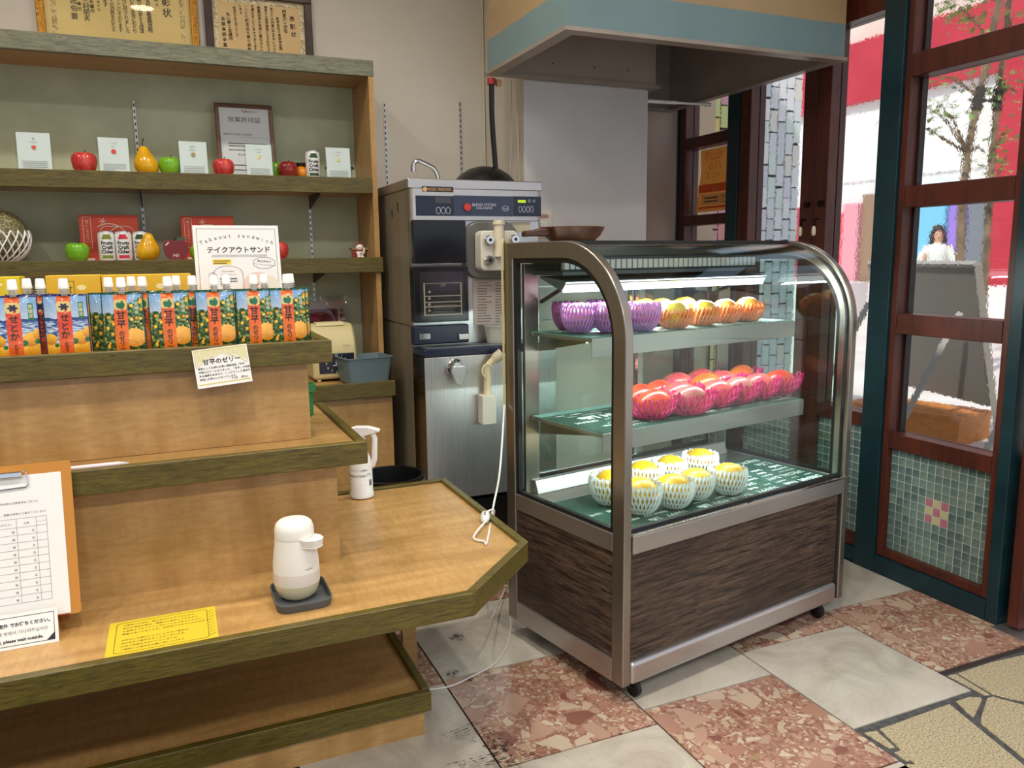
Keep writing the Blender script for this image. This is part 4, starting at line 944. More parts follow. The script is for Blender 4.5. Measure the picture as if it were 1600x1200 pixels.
m.build('towel_pattern', P('towel_dark', (44, 20, 26), .9), to, smooth=0)
m = MB(); m.text('令和七年度', w/2-.033, .235, .021, z=.0008, vertical=True, b=.02); m.build('lettering', INK, to, smooth=0)
m = MB(); m.grid(lambda u, v: (-w/2-.008+(w+.006)*u, .302*v, .010+.004*math.sin(7*u+5*v)+.003*math.sin(17*v)), 14, 14); m.build('clear_bag', thin_glass('bag_film', (246, 246, 246), .06, 1.3), to)

# trash bin between the counter and the machine
q = ony(610, 741, 2.47); BH = q.z
tb = thing('trash_bin', 'black round open bin on the floor behind the counter', 'bin', (.665, 2.47, 0)); R = .105
tb.location = (q.x, q.y, 0)
m = MB(); m.lathe([(R*.8, 0), (R, BH-.012), (R+.008, BH-.012), (R+.008, BH), (R-.004, BH), (R*.78, .004), (0, .004)], n=28); m.build('bin_body', BLACK, tb)
m = MB()
m.grid(lambda u, v: ((R+.004+.004*math.sin(PI*v))*math.cos(-.6+1.2*u), (R+.004+.004*math.sin(PI*v))*math.sin(-.6+1.2*u), .285+.012*v+BH-.312), 8, 3); m.build('rim_grip', BLACK, tb)
# ================================================================ THINGS ON THE STEPPED COUNTER
def facing(name, label, cat, BL, BR, TL, group=None):
    'a flat thing spanned by three corners: local x along the bottom, y up its face, z towards the viewer'
    BL, BR, TL = Vector(BL), Vector(BR), Vector(TL); ex = BR-BL; w = ex.length; ex.normalize(); ey = TL-BL; ey -= ex*ey.dot(ex); h = ey.length; ey.normalize(); ez = ex.cross(ey)
    o = thing(name, label, cat, group=group); o.matrix_world = Matrix(((ex.x, ey.x, ez.x, BL.x), (ex.y, ey.y, ez.y, BL.y), (ex.z, ey.z, ez.z, BL.z), (0, 0, 0, 1)))
    return o, w, h
# ---- drink-jelly pouches
PWD, PHT = .079, .122
def m_pouch(name, blue):
    t = NT(name); X, Y, _ = t.xyz(); nz = t.noise(60, 3)
    def box(cx, cy, hx, hy):
        return t.math('MULTIPLY', t.math('LESS_THAN', t.math('ABSOLUTE', t.math('SUBTRACT', X, cx)), hx), t.math('LESS_THAN', t.math('ABSOLUTE', t.math('SUBTRACT', Y, cy)), hy))
    def circ(cx, cy, r):
        a = t.math('SUBTRACT', X, cx); b = t.math('SUBTRACT', Y, cy)
        return t.math('LESS_THAN', t.math('ADD', t.math('MULTIPLY', a, a), t.math('MULTIPLY', b, b)), r*r)
    sky = t.ramp(t.math('MULTIPLY', Y, 7.6), (.52, S((190, 206, 222))), (.92, S((100, 148, 196))))
    if blue:
        wave = t.ramp(t.noise(120, 3, v=t.vec((.7, 2.4, 1))), (.42, S((36, 78, 142))), (.6, S((190, 208, 226))))
        edge = t.math('ADD', t.math('MULTIPLY', nz, .012), .070)
        c = t.mix(t.math('LESS_THAN', Y, edge), sky, S((44, 76, 128))); c = t.mix(t.math('LESS_THAN', Y, .070), c, wave)
        for cx, cy, r in ((-.032, .012, .017), (-.012, .010, .016), (.012, .012, .018), (.032, .016, .017), (-.030, .034, .011), (.024, .036, .014), (.038, .045, .012)):
            c = t.mix(circ(cx, cy, r), c, t.ramp(t.math('MULTIPLY', t.math('SUBTRACT', Y, cy-r), .5/r), (.1, S((196, 122, 20))), (.8, S((240, 184, 60)))))
        for cx, cy, r in ((.012, .029, .006), (.034, .031, .005), (-.02, .022, .004)): c = t.mix(circ(cx, cy, r), c, S((46, 104, 54)))
        strip, rim = t.ramp(t.math('MULTIPLY', Y, 7.6), (.0, S((232, 110, 40))), (.5, S((206, 62, 40))), (1, S((226, 104, 44)))), S((30, 36, 92))
    else:
        vc = t.xyz(t.vor(115, 'Color')); vd = t.vor(115, 'Distance')
        leaf = t.ramp(t.noise(150, 3), (.38, S((26, 48, 30))), (.52, S((66, 98, 52))), (.66, S((150, 176, 110))))
        fr = t.math('MULTIPLY', t.math('LESS_THAN', vd, .40), t.math('GREATER_THAN', vc[0], .58))
        c = t.mix(fr, leaf, t.ramp(vc[1], (.2, S((224, 150, 30))), (.8, S((244, 196, 64)))))
        edge = t.math('ADD', t.math('ADD', t.math('MULTIPLY', nz, .05), .070), t.math('MULTIPLY', X, .45))
        c = t.mix(t.math('GREATER_THAN', Y, edge), c, sky)
        c = t.mix(circ(.021, .030, .019), c, t.ramp(t.math('MULTIPLY', Y, 14), (.1, S((206, 128, 30))), (.7, S((246, 190, 90)))))
        strip, rim = t.ramp(t.math('MULTIPLY', Y, 7.6), (.0, S((228, 124, 44))), (.45, S((222, 100, 40))), (.7, S((216, 84, 50))), (1, S((226, 124, 44)))), S((20, 74, 58))
    c = t.mix(box(-.003, .06, .0125, .08), c, strip)
    c = t.mix(box(.0265, .090, .0045, .016), c, S((44, 112, 66)))
    c = t.mix(t.math('GREATER_THAN', t.math('ABSOLUTE', X), PWD/2-.0022), c, rim); c = t.mix(t.math('GREATER_THAN', Y, PHT-.004), c, rim)
    t.out(c, .13); t.bump(t.noise(30, 3, dist=.8), .55, .006); return t.m
POR, PBL = m_pouch('pouch_print_orange', False), m_pouch('pouch_print_blue', True)
def bulge(x, y):
    u = max(0, 1-(x/(PWD/2))**2); k = max(0, 1-y/PHT)
    return .0012+.0165*(u**.7)*k**.55*(.6+.4*min(1, y/.02))+u*k**.3*(.0011*math.sin(95*x+60*y)+.0008*math.sin(210*x-70*y+1))
POUCH = {}
def pouch(label, p, blue, rz, tilt, group):
    o = thing('jelly_pouch', label, 'pouch', p, up(tilt, rz), group); key = blue
    if key not in POUCH:
        m = MB(); n = 12
        for sg in (1, -1):
            I = [[m.pt((-PWD/2+PWD*i/n, PHT*j/n, sg*bulge(-PWD/2+PWD*i/n, PHT*j/n))) for j in range(n+1)] for i in range(n+1)]
            for i in range(n):
                for j in range(n): q = (I[i][j], I[i+1][j], I[i+1][j+1], I[i][j+1]); m.face(*(q if sg > 0 else q[::-1]))
            if sg > 0: F = I
        for i in range(n): m.face(F[i][0], I[i][0], I[i+1][0], F[i+1][0])
        ms = {'pouch_body': m.mesh('pouch_body', PBL if blue else POR, 60)}
        m = MB(); f = lambda x, y: (x, y, bulge(x, y)+.0007)
        m.text('せとか' if blue else '甘平', -.003, .070, .0175 if not blue else .0165, fn=f, vertical=True, step=1.0, b=.02); m.text('のゼリー', -.003, .036 if not blue else .022, .0112 if not blue else .0072, fn=f, vertical=True, step=.95, b=.02)
        ms['lettering'] = m.mesh('lettering', P('pouch_ink', (44, 32, 30), .5), 0)
        m = MB(); f2 = lambda x, y: (x, y, bulge(x, y)+.0005)
        m.face(*[m.pt(f2(x-.003, y)) for x, y in rrect(-.0125, .0125, .087, .108, .005, 3)]); ms['badge'] = m.mesh('badge', P('badge_gold', (214, 190, 118), .4), 0)
        m = MB(); f3 = lambda x, y: (x, y, bulge(x, y)+.0010)
        if blue:
            for a in (0, PI/3, 2*PI/3):
                m.face(*[m.pt(f3(-.003+.0095*math.cos(q)*math.cos(a)-.003*math.sin(q)*math.sin(a), .0975+.8*(.0095*math.cos(q)*math.sin(a)+.003*math.sin(q)*math.cos(a)))) for q in [k*PI/6 for k in range(12)]])
        else:
            m.face(*[m.pt(f3(-.003+x, .097+y)) for x, y in ((0, -.007), (.006, -.006), (.0085, 0), (.007, .0045), (.003, .0055), (0, .004), (-.003, .0055), (-.007, .0045), (-.0085, 0), (-.006, -.006))]); m.face(*[m.pt(f3(-.003+x, .102+y)) for x, y in ((0, 0), (.004, .0005), (.006, .004), (.002, .0035))])
        
        ms['emblem'] = m.mesh('emblem', P('emblem_navy', (28, 26, 66), .4) if blue else P('emblem_green', (16, 104, 74), .4), 0)
        m = MB(); m.text('愛媛産', .0265, .0965, .0085, fn=f3, vertical=True, step=1.05); ms['side_lettering'] = m.mesh('side_lettering', P('side_ink', (226, 226, 190), .5), 0)
        m = MB(); m.lathe([(.0065, 0), (.0065, .004), (.0105, .004), (.0105, .0055), (.007, .0055), (.007, .009), (.0105, .009), (.0105, .0105), (.0065, .0105), (.0065, .014)], (0, PHT-.003, 0), 14, 'y'); ms['spout'] = m.mesh('spout', P('spout_clear', (222, 222, 214), .25, Transmission_Weight=.5), 40)
        m = MB(); m.lathe([(.0095, 0), (.0098, .004), (.0092, .005), (.0080, .019), (.0068, .0205), (0, .0205)], (0, PHT+.0105, 0), 16, 'y'); ms['cap'] = m.mesh('cap', P('cap_white', (234, 234, 230), .4), 40)
        POUCH[key] = ms
    for nm, me in POUCH[key].items(): link(nm, me, o)
    return o
FR = [(24, 1), (104, 1), (193, 0), (266, 0), (338, 0), (400, 0), (452, 0)]
order = ['seventh', 'sixth', 'fifth', 'fourth', 'third', 'second', 'first']
for k, (px, bl) in enumerate(FR):
    w = ony(px, 500, 1.805)
    lab = 'blue-and-orange jelly pouch in the front row, %s' % ('nearest to the sign-in board' if k == 0 else 'next to the green-and-orange pouches') if bl else 'green-and-orange jelly pouch in the front row, %s from the open end' % order[k]
    pouch(lab, (w.x, 1.808+rnd.uniform(-.002, .004), Z1), bool(bl), [.10, .05, -.12, .04, -.05, .0, .06][k], .03, 'jelly pouches on the top step')
B2 = [(66, 1, 1.846), (172, 0, 1.846), (225, 0, 1.846), (303, 0, 1.846), (356, 0, 1.848), (415, 0, 1.846), (456, 0, 1.846)]
o2 = ['seventh', 'sixth', 'fifth', 'fourth', 'third', 'second', 'first']
for k, (px, bl, y) in enumerate(B2):
    w = ony(px, 480, y)
    lab = 'blue-and-orange jelly pouch in the second row, seen between the two blue front pouches' if bl else 'green-and-orange jelly pouch in the second row, %s from the open end' % o2[k]
    pouch(lab, (w.x, y, Z1), bool(bl), rnd.uniform(-.06, .06), .03, 'jelly pouches on the top step')
B3 = [(45, 1, 'blue-and-orange jelly pouch in the third row behind the blue front pouches'), (208, 0, 'green-and-orange jelly pouch in the third row before the yellow cartons'), (278, 0, 'green-and-orange jelly pouch in the third row near the white sandwich board')]
for px, bl, lab in B3:
    w = ony(px, 480, 1.885); pouch(lab, (w.x, 1.886, Z1), bool(bl), rnd.uniform(-.05, .05), .03, 'jelly pouches on the top step')
# ---- cartons behind the pouches
YB = P('carton_yellow', (226, 178, 40), .5); YB2 = P('carton_lemon', (222, 196, 30), .5)
def carton(px0, px1, ytop, label, mt, Y=1.925, d=.07, text=None):
    a, b = ony(px0, 440, Y), ony(px1, 440, Y); w = b.x-a.x; h = ony(px0, ytop, Y).z-Z1
    o = thing('carton', label, 'box', ((a.x+b.x)/2, Y, Z1), up(), 'jelly cartons on the top step')
    m = MB(); m.box(-w/2, w/2, 0, h, -d, 0); m.build('box_body', mt, o, bevel=.001)
    m = MB()
    if text:
        m.line([(-w/2+.03, .01), (-w/2+.03, h-.012), (-w/2+.052, h-.012), (-w/2+.052, .01)], .001, .0005, False); m.text(text, -w/2+.041, h-.036, .017, z=.0005, vertical=True)
        m.line([(-w/2+.08, .004), (-w/2+.08, h-.045), (w/2-.004, h-.045)], .0012, .0005); m.build('box_print', P('carton_green', (30, 92, 50), .6), o, smooth=0)
        m = MB(); m.disc((w*.14, h-.026, .0005), .006, 14, rx=.009); m.build('pale_spot', P('carton_spot', (244, 228, 160), .6), o, smooth=0)
        m = MB(); m.rect(-w/2+.083, w/2-.002, .004, h-.048, .0004); m.build('green_panel', P('carton_green2', (28, 96, 60), .5), o, smooth=0)
    else:
        for x, y, r in ((-.0, h-.024, .006), (.014, h-.016, .003), (.008, h-.034, .002)): m.disc((x, y, .0005), r, 14)
        m.build('pale_spot', P('carton_spot', (244, 228, 160), .6), o, smooth=0)
carton(-55, 31, 434, 'lemon-yellow carton on the top step, nearest to the sign-in board', YB2)
carton(71, 157, 431, 'yellow carton with green print on the top step, nearer the blue pouches', YB, text='甘平')
carton(158.5, 299, 430, 'yellow carton with green print on the top step, next to the white sandwich board', YB, text='甘平')
# ---- white sandwich board
BLc, BRc, TLc = ony(313.5, 520, 1.955), ony(447, 517, 1.955), ony(299.4, 352.2, 1.995)
dz = Z1+.0005-BLc.z; BLc.z = Z1+.0005; BRc.z = Z1+.0005
po, w, h = facing('sandwich_board', 'white printed takeout sandwich menu board standing behind the jelly pouches', 'sign', BLc, BRc, TLc)
m = MB(); m.box(0, w, 0, h, -.004, 0); m.build('board', PAPER, po, bevel=.0008)
m = MB(); i = .008; m.line([(i, .0), (i, h-.008), (w-i, h-.008), (w-i, 0)], .0007, .0005)
T = 'Takeout sandwich'; n = len(T)
for k, ch in enumerate(T):
    u = (k-(n-1)/2)/((n-1)/2); a = -u*.36; m.text(ch, w/2+u*w*.405, h-.0275-.0165*u*u, .0125, z=.0005, rot=a)
m.text('テイクアウトサンド', w*.515, h-.0625, .0158, z=.0005, sx=1.0, b=.025)
for k in range(44): x = w*.20+k*w*.0148; m.line([(x-.0012, h-.0735), (x+.0012, h-.068)], .0007, .0005)
m.line([(w*.20, .02), (w*.20, h-.112)]+[(w*.37+w*.17*math.cos(PI-PI*k/10), h-.112+.018*math.sin(PI*k/10)) for k in range(11)]+[(w*.54, .02)], .0008, .0005)
m.text('Fruit sandwich', w*.37, h-.108, .0045, z=.0005); m.text('フルーツサンド', w*.37, h-.116, .005, z=.0005); lead_lines(m, w*.27, w*.47, h-.124, 3, .006, .004, .0005)
m.line([(w*.19+.0085*math.cos(k*PI/10), h-.118+.0085*math.sin(k*PI/10)) for k in range(20)], .0008, .0007, True); m.text('01', w*.19, h-.1215, .009, z=.0007)
cl = []
for k in range(48): a = 2*PI*k/48; q = 1+.10*abs(math.sin(4*a)); cl.append((w*.80+w*.125*q*math.cos(a), h-.088+.0125*q*math.sin(a)))
m.line(cl, .0007, .0007, True); m.text('毎日手作り', w*.80, h-.087, .0065, z=.0007, rot=-.12); m.text('フルーツたっぷりのサンド', w*.80, h-.094, .0042, z=.0007, rot=-.12)
m.build('lettering', P('board_ink', (60, 62, 74), .7), po, smooth=0)
m = MB(); m.rect(w*.2, w*.415, h-.0905, h-.0785, .0005); m.build('yellow_sticker', P('sticker_yellow', (238, 206, 70), .6), po, smooth=0)
m = MB(); lead_lines(m, w*.215, w*.40, h-.0825, 2, .005, .0028, .001, .8); m.build('sticker_print', INK, po, smooth=0)
m = MB(); m.disc((w*.715, h-.145, .0004), .036, 26); m.build('round_picture', P('plate_pink', (228, 206, 196), .6), po, smooth=0)
m = MB(); m.poly([(w*.66, h-.17), (w*.80, h-.17), (w*.97, h-.17), (w*.97, h-.135), (w*.90, h-.120), (w*.80, h-.116), (w*.72, h-.128)], .0007); m.build('bread_picture', P('bread_cream', (226, 222, 206), .6), po, smooth=0)
m = MB()
for x, y, r in ((.64, .130, .004), (.66, .142, .006), (.70, .137, .004), (.69, .150, .006), (.75, .148, .004)): m.disc((w*x, h-y, .0009), r, 9)
m.build('fruit_picture', P('fruit_pink', (206, 106, 118), .6), po, smooth=0)
m = MB(); m.box(w-.004, w, 0, h-.002, -.05, -.004); m.box(0, w, 0, .003, -.05, -.004); m.build('easel_back', PAPER, po, smooth=0)
# ---- price card on the top step edge
pc, w, h = facing('price_card', 'white and yellow jelly price card taped to the top step edge, tilted', 'card', ony(309.6, 608.2, 1.742), ony(394.8, 595.4, 1.742), ony(298.8, 548.2, 1.7545))
m = MB(); m.box(0, w, 0, h, -.0008, 0); m.build('card', PAPER, pc, smooth=0)
m = MB()
for k in range(34):
    x = w*.03+k*w*.94/33; u = (x/w-.5)*2; yb = h*(.80-.30*abs(u)**2.2)+.0025*abs(math.sin(u*9)); m.rect(x-.0009, x+.0009, yb, h*.97, .0004)
m.rect(w*.02, w*.98, h*.955, h*.975, .0004); m.rect(w*.03, w*.97, h*.075, h*.105, .0004)
for s_ in (0, 1): m.line([(w*(.03+.42*k/8)+0 if not s_ else w*(.97-.42*k/8), h*(.52+.27*math.sin(PI/2*k/8))) for k in range(9)], .0014, .0005)
m.build('yellow_pattern', P('card_yellow', (214, 204, 120), .6), pc, smooth=0)
m = MB(); m.text('甘平のゼリー', w*.5, h*.60, .0125, z=.0006, b=.02)
for k, (t_, x) in enumerate((('果物としても評価の高い高級柑橘「甘平」', .055), ('が飲むゼリーになりました。「甘平」の特徴で', .055), ('ある濃厚なあまみや、しっかりとした果肉を', .055), ('表現した味わいになっています。', .055))): m.text(t_, w*x, h*(.475-.093*k), .0051, 'L', z=.0006, b=.012)
m.text('￥300　(税込)', w*.93, h*.135, .0056, 'R', z=.0006)
m.build('lettering', P('card_ink', (50, 40, 36), .7), pc, smooth=0)
# ---- pen
pn = thing('pen', 'pale pink pen lying on the middle step behind its edge trim', 'pen', tuple(onz(160, 727.5, Z2+.0055)))
A, B_ = onz(96, 731, Z2+.0055), onz(201, 724.5, Z2+.0055); B_.y = A.y = 1.7005; c0 = Vector(pn.location); PKW = P('pen_pink', (220, 200, 204), .35)
m = MB(); A -= c0; B_ -= c0; A.z = B_.z = 0; m.tube([A, A.lerp(B_, .86)], .0048, 12); m.build('barrel', PKW, pn); m = MB(); m.tube([A.lerp(B_, .86), A.lerp(B_, .97), B_], [.0046, .002, .0008], 12); m.build('tip', P('pen_tip', (196, 190, 196), .35), pn)
# ---- clipboard with sign-in sheet on a stand
BRt, TR = ony(127.5, 956.5, 1.600), ony(117, 717.5, 1.662); BLt = BRt+Vector((-.232, 0, 0)); TL = TR+Vector((-.232, 0, 0)); TL.x = BLt.x
cbd, w, h = facing('clipboard', 'amber acrylic clipboard with a sign-in sheet, leaning against the middle step', 'clipboard', BLt, BRt, TL)
m = MB(); m.prism(rrect(0, w, 0, h, .006, 3), -.003, 0); t = NT('amber_acrylic'); t.out(S((204, 138, 44)), .2, 0, Transmission_Weight=.15); m.build('board', t.m, cbd, smooth=0)
m = MB(); ps = h*.962-.009; pw = w-.017; m.box(.004, pw, .003, ps, .0004, .0014); m.build('sheet', PAPER, cbd, smooth=0)
m = MB(); z = .0018; tx1 = pw-.028; ty0, ty1 = .034, ps-.078
def wl(x0, y0, x1, y1, k=.0005): m.line([(x0, y0), (x1, y1)], k, z)
xsr = (tx1-.104, tx1-.048, tx1-.017, tx1)
xl = xsr[0]-.0035
for k in range(11):
    y = ty1-.016-(ty1-.016-ty0)*k/10; wl(xsr[0], y, tx1, y); wl(xl-.1, y+.001*0, xl, y)
wl(xsr[0], ty1, tx1, ty1); wl(xl-.1, ty1, xl, ty1)
for x in xsr+(xl, xl-.017): wl(x, ty0, x, ty1)
for k in range(10):
    y = ty1-.016-(ty1-.016-ty0)*(k+.72)/10; m.text(str(k+11), xsr[0]+.005, y, .0042, z=z); m.text('様', xsr[1]-.006, y, .0050, z=z); m.text('名', xsr[2]-.006, y, .0050, z=z)
m.text('お名前（カタカナ）', (xsr[0]+xsr[1])/2, ty1-.011, .0048, z=z); m.text('人数', (xsr[1]+xsr[2])/2, ty1-.011, .0048, z=z); m.text('チェック', (xsr[2]+tx1)/2, ty1-.010, .0034, z=z)
for k in range(2): y = ty1-.016-(ty1-.016-ty0)*(k+.6)/10; m.line([(xl-.014, y+.003), (xl-.010, y-.003), (xl-.003, y+.009)], .0007, z)
m.text('（人数により、順番が前後する事がございます）', tx1, ty1+.007, .0047, 'R', z=z); m.text('ウエイティングシートにお名前等の必要事項をご記入の', tx1-.012, ty1+.027, .0046, 'R', z=z); m.text('ございます。', xl-.036+.02, ty1+.042, .0048, 'R', z=z); m.text('a moment.', xl-.012, ty1+.0175, .0046, 'R', z=z)
m.build('lettering', INKG, cbd, smooth=0)
m = MB(); cx = w*.48; xr = .162; yt = h-.012
m.box(.06, xr-.008, yt-.012, yt, .0016, .010); m.build('clip_bar', CHROME, cbd, bevel=.003)
m = MB(); m.tube([(xr-.006, yt, .008), (xr-.001, yt-.003, .008), (xr, yt-.012, .006), (xr, yt-.026, .004), (xr-.005, yt-.030, .003), (.06, yt-.033, .003)], .0016, 6); m.build('clip_wire', CHROME, cbd)
ck_ = ony(110, 962, 1.597); es = thing('easel', 'clear and wooden table easel holding up the clipboard', 'easel', (ck_.x-.09, 1.62, Z3))
OE = (ck_.x-.09, 1.62, Z3); zbot = BRt.z
m = MB(OE); m.box(ck_.x-.2, ck_.x-.002, 1.592, 1.635, zbot-.009, zbot-.004); m.box(ck_.x-.2, ck_.x-.002, 1.592, 1.595, zbot-.004, zbot+.005); m.build('clear_ledge', thin_glass('ledge_acrylic', (238, 206, 150), .03), es, smooth=0)
WDE = N('easel_wood', (176, 126, 72), (196, 146, 90), 8, r=.5)
for dx in (-.185, -.075):
    m = MB(OE); m.prism([(1.625, Z3), (1.68, Z3), (1.66, zbot-.0095), (1.612, zbot-.0095)], ck_.x+dx, ck_.x+dx+.012, 'x'); m.build('support_foot', WDE, es, smooth=0)
# ---- small please-wait sign
a, b, c_ = onz(-30, 1027, Z3), onz(92.5, 1002, Z3), None
sg, w, h = facing('table_sign', 'small white please-wait-outside sign on a wooden wedge in front of the clipboard', 'sign', (a.x-.02, b.y, Z3), (b.x, b.y, Z3), (a.x-.02, b.y+.018, Z3+.058))
zt = ony(89, 967, b.y+.018).z; 
m = MB(); m.box(0, w, 0, h, -.0012, 0); m.build('card', PAPER, sg, smooth=0)
m = MB(); z = .0006; k_ = .006; m.line([(.0, k_), (w-k_, k_), (w-k_, h-k_), (0, h-k_)], .0009, z); m.poly([(w-k_, k_), (w-k_, k_+.013), (w-k_-.013, k_)], z)
m.text('満席の場合、順番にご案内が入りますが 店外 でお待ちください。', w-.012, h*.64, .0075, 'R', z=z, b=.03); m.text('If the restaurant is full, please wait outside.', w-.024, h*.20, .0078, 'R', z=z, b=.03)
m.build('lettering', P('sign_ink', (40, 42, 58), .7), sg, smooth=0)
m = MB(); m.text('만석의 경우 죄송하지만 가게 밖에서 기다려주십시오', w-.016, h*.42, .0073, 'R', z=z); m.build('korean_lettering', INKG, sg, smooth=0)
m = MB(); m.prism([(-.0015, 0), (-.0015, h*.93), (-.02, .0), ], w-.02, w+.004, 'x')
o = m.mesh('wedge', WDE, 0); 
m = MB(); A = [m.pt((x, y, z_)) for x in (w-.024, w-.001) for y, z_ in ((0.0, -.0015), (h*.9, -.0015), (.012, -.03))]; m.face(*A[:3]); m.face(*A[3:][::-1]); m.face(A[0], A[3], A[4], A[1]); m.face(A[1], A[4], A[5], A[2]); m.face(A[2], A[5], A[3], A[0]); m.build('wedge', WDE, sg, smooth=0)
# ---- yellow notice lying flat
q = [onz(x, y, Z3+.001) for x, y in ((163, 1029), (342, 996), (167, 975.5))]
yn, w, h = facing('yellow_notice', 'bright yellow printed notice card lying flat on the wide lower step', 'notice', q[0], q[1], q[2]); h = (onz(167, 975.5, Z3)-onz(163, 1029, Z3)).length
m = MB(); m.box(0, w, 0, h, -.0008, 0); m.build('card', P('notice_yellow', (204, 178, 34), .6), yn, smooth=0)
m = MB(); z = .0006; m.line(rrect(w*.07, w*.915, h*.06, h*.93, .007, 4), .0008, z, True)
for k in range(9): y = h*(.12+.09*k); m.line([(w*.925, y), (w*.975, y+.006)], .0007, z)
L_ = ['ご来店いただき、誠にありがとうございます。', '店内が満席の際は、順番にご案内しております。', 'お名前をウエイティングシートにご記入ください。', '順番がまいりましたら、お声掛けさせていただきます。', '', 'お呼びした際にいらっしゃらない場合は、', '次の方をご案内することがございます。', '大変ご迷惑をおかけいたしますが、', 'ご理解とご協力をお願い申し上げます。']
for k, t_ in enumerate(L_): m.text(t_, w*.125, h*(.83-.088*k), .0062, 'L', z=z)
m.build('lettering', P('notice_ink', (44, 40, 14), .7), yn, smooth=0)
# ---- tray and foam soap dispenser
fl_, fr2, br_ = onz(434, 962, Z3), onz(521, 945, Z3), onz(500, 908, Z3); tw = (fr2.x-fl_.x)*1.0; tdp = br_.y-fr2.y; cx, cy = (fl_.x+fr2.x)/2, (fl_.y+fr2.y)/2+tdp/2-.004
tr = thing('dispenser_tray', 'dark grey rounded tray under the soap dispenser on the lower step', 'tray', (cx, cy, Z3))
m = MB(); tub(m, tw*1.02, tdp*1.06, .014, .04, .05, .026, .0); m.build('tray_body', N('slate_tray', (74, 78, 82), (84, 88, 92), 10, r=.5), tr)
dc = onz(466, 931, Z3+.004)
sd = thing('soap_dispenser', 'white foam soap dispenser with clear liquid bottom standing on a grey tray', 'dispenser', (dc.x, dc.y+.004, Z3+.0045), (0, 0, -.85))
sd.scale = (.98, .98, .94); k = .0010
LQ = NT('soap_liquid').out(S((206, 196, 160)), .12, 0, Coat_Weight=.3)
m = MB(); m.lathe([(0, 0), (.030, .001), (.040, .010), (.0448, .025), (.0462, .034)], n=30); m.build('liquid_bottom', LQ, sd)
m = MB(); m.lathe([(.0462, .0342), (.0468, .050), (.0463, .060)], n=30); m.build('frosted_band', NT('frosted').out(S((212, 204, 194)), .4, 0), sd)
m = MB(); m.lathe([(.0464, .0602), (.0455, .080), (.0425, .105), (.0395, .128), (.039, .1325), (.0382, .133)], n=30); m.build('white_body', P('dispenser_white', (226, 224, 216), .4), sd)
m = MB(); m.lathe([(.0384, .1335), (.0392, .134), (.0392, .150), (.036, .162), (.029, .1685), (.016, .171), (0, .1705)], n=30); m.build('domed_cap', P('dispenser_white', (226, 224, 216), .4), sd)
m = MB(); prf = [(.010, -.021), (.03, -.024), (.050, -.022), (.063, -.014), (.067, 0), (.063, .014), (.050, .022), (.03, .024), (.010, .021)]
A = [m.pt((x, y, .1335+.002)) for x, y in prf]; B_ = [m.pt((x*.97, y*.86, .134-.016*(1 if x > .02 else .8))) for x, y in prf]; C_ = [m.pt((x*.95, y*.86, .1335)) for x, y in prf]
n = len(prf)
for j in range(n): m.face(A[j], B_[j], B_[(j+1) % n], A[(j+1) % n]); m.face(A[(j+1) % n], C_[(j+1) % n], C_[j], A[j])
m.face(*B_); m.face(*C_[::-1]); m.build('spout', P('dispenser_white', (226, 224, 216), .4), sd, bevel=.001)
m = MB(); m.text('tetto', 0, 0, .0085, fn=lambda x, y: (.0459*math.cos(-.28+x/.0455), .0459*math.sin(-.28+x/.0455), .0685+y)); m.build('lettering', INKG, sd, smooth=0)
# ---- white trigger spray bottle
sb_ = onz(567, 777.5, Z3); BT = P('bottle_white', (230, 230, 228), .35)
SBZ = .84
sb = thing('spray_bottle', 'white alcohol spray bottle standing near the back edge of the lower step', 'spray bottle', (sb_.x, sb_.y+.01, Z3), (0, 0, -.45))
sb.scale = (1, 1, SBZ); d_ = (sb_-CAM).dot(FW); R = 18.5*d_/FPX
m = MB(); m.lathe([(R*.85, 0), (R, .004), (R*1.02, .016), (R*.95, .022), (R*.95, .115), (R*.85, .14), (R*.55, .165), (.014, .18), (.014, .195)], n=26); m.build('bottle', BT, sb)
m = MB(); m.lathe([(.017, .195), (.017, .215)], n=16); m.prism([(-.026, .214), (.02, .214), (.06, .228), (.058, .236), (.026, .246), (-.01, .246), (-.034, .236)], -.012, .012, 'y'); m.build('spray_head', BT, sb, bevel=.004)
m = MB(); m.tube([(.036, 0, .224), (.043, 0, .205), (.042, 0, .17), (.041, 0, .135), (.034, 0, .112), (R*.8, 0, .105)], [.008, .0085, .008, .008, .009, .009], 10); m.build('trigger', BT, sb)
m = MB(); fn = lambda x, y: ((R*.95+.0006)*math.cos(-1.25+x/R), (R*.95+.0006)*math.sin(-1.25+x/R), y)
m.text('Pasteuriser77', -.012, .078, .015, fn=fn); m.text('アルコール製剤', -.01, .098, .0075, fn=fn)
for k in range(6): m.text('ーーーーーーーーー', -.008, .050-k*.006, .0042, fn=fn)
for k in range(11): x = .022+k*.0010; m.face(*[m.pt(fn(x+dx, y)) for dx, y in ((0, .045), (.0006, .045), (.0006, .066), (0, .066))])
m.build('label_print', P('label_ink', (54, 48, 74), .6), sb, smooth=0)
# ---- green ribbed tape spool on the middle step
g = onz(482, 652, Z2); gs = thing('green_cup', 'green ribbed plastic cup on the middle step behind the riser', 'cup', (g.x, g.y+.03, Z2)); GG = P('green_plastic', (40, 128, 66), .4)
R = .021; m = MB(); pr_ = [(0, .004), (R*.8, 0)]
for k in range(5): pr_ += [(R*.84, .003+k*.012), (R*.90, .006+k*.012), (R*.84, .010+k*.012)]
pr_ += [(R*.92, .062), (R*1.25, .064), (R*1.25, .082), (R*1.12, .083), (R*.9, .068), (R*.8, .01), (0, .008)]; m.lathe(pr_, n=22); m.build('cup_body', GG, gs)
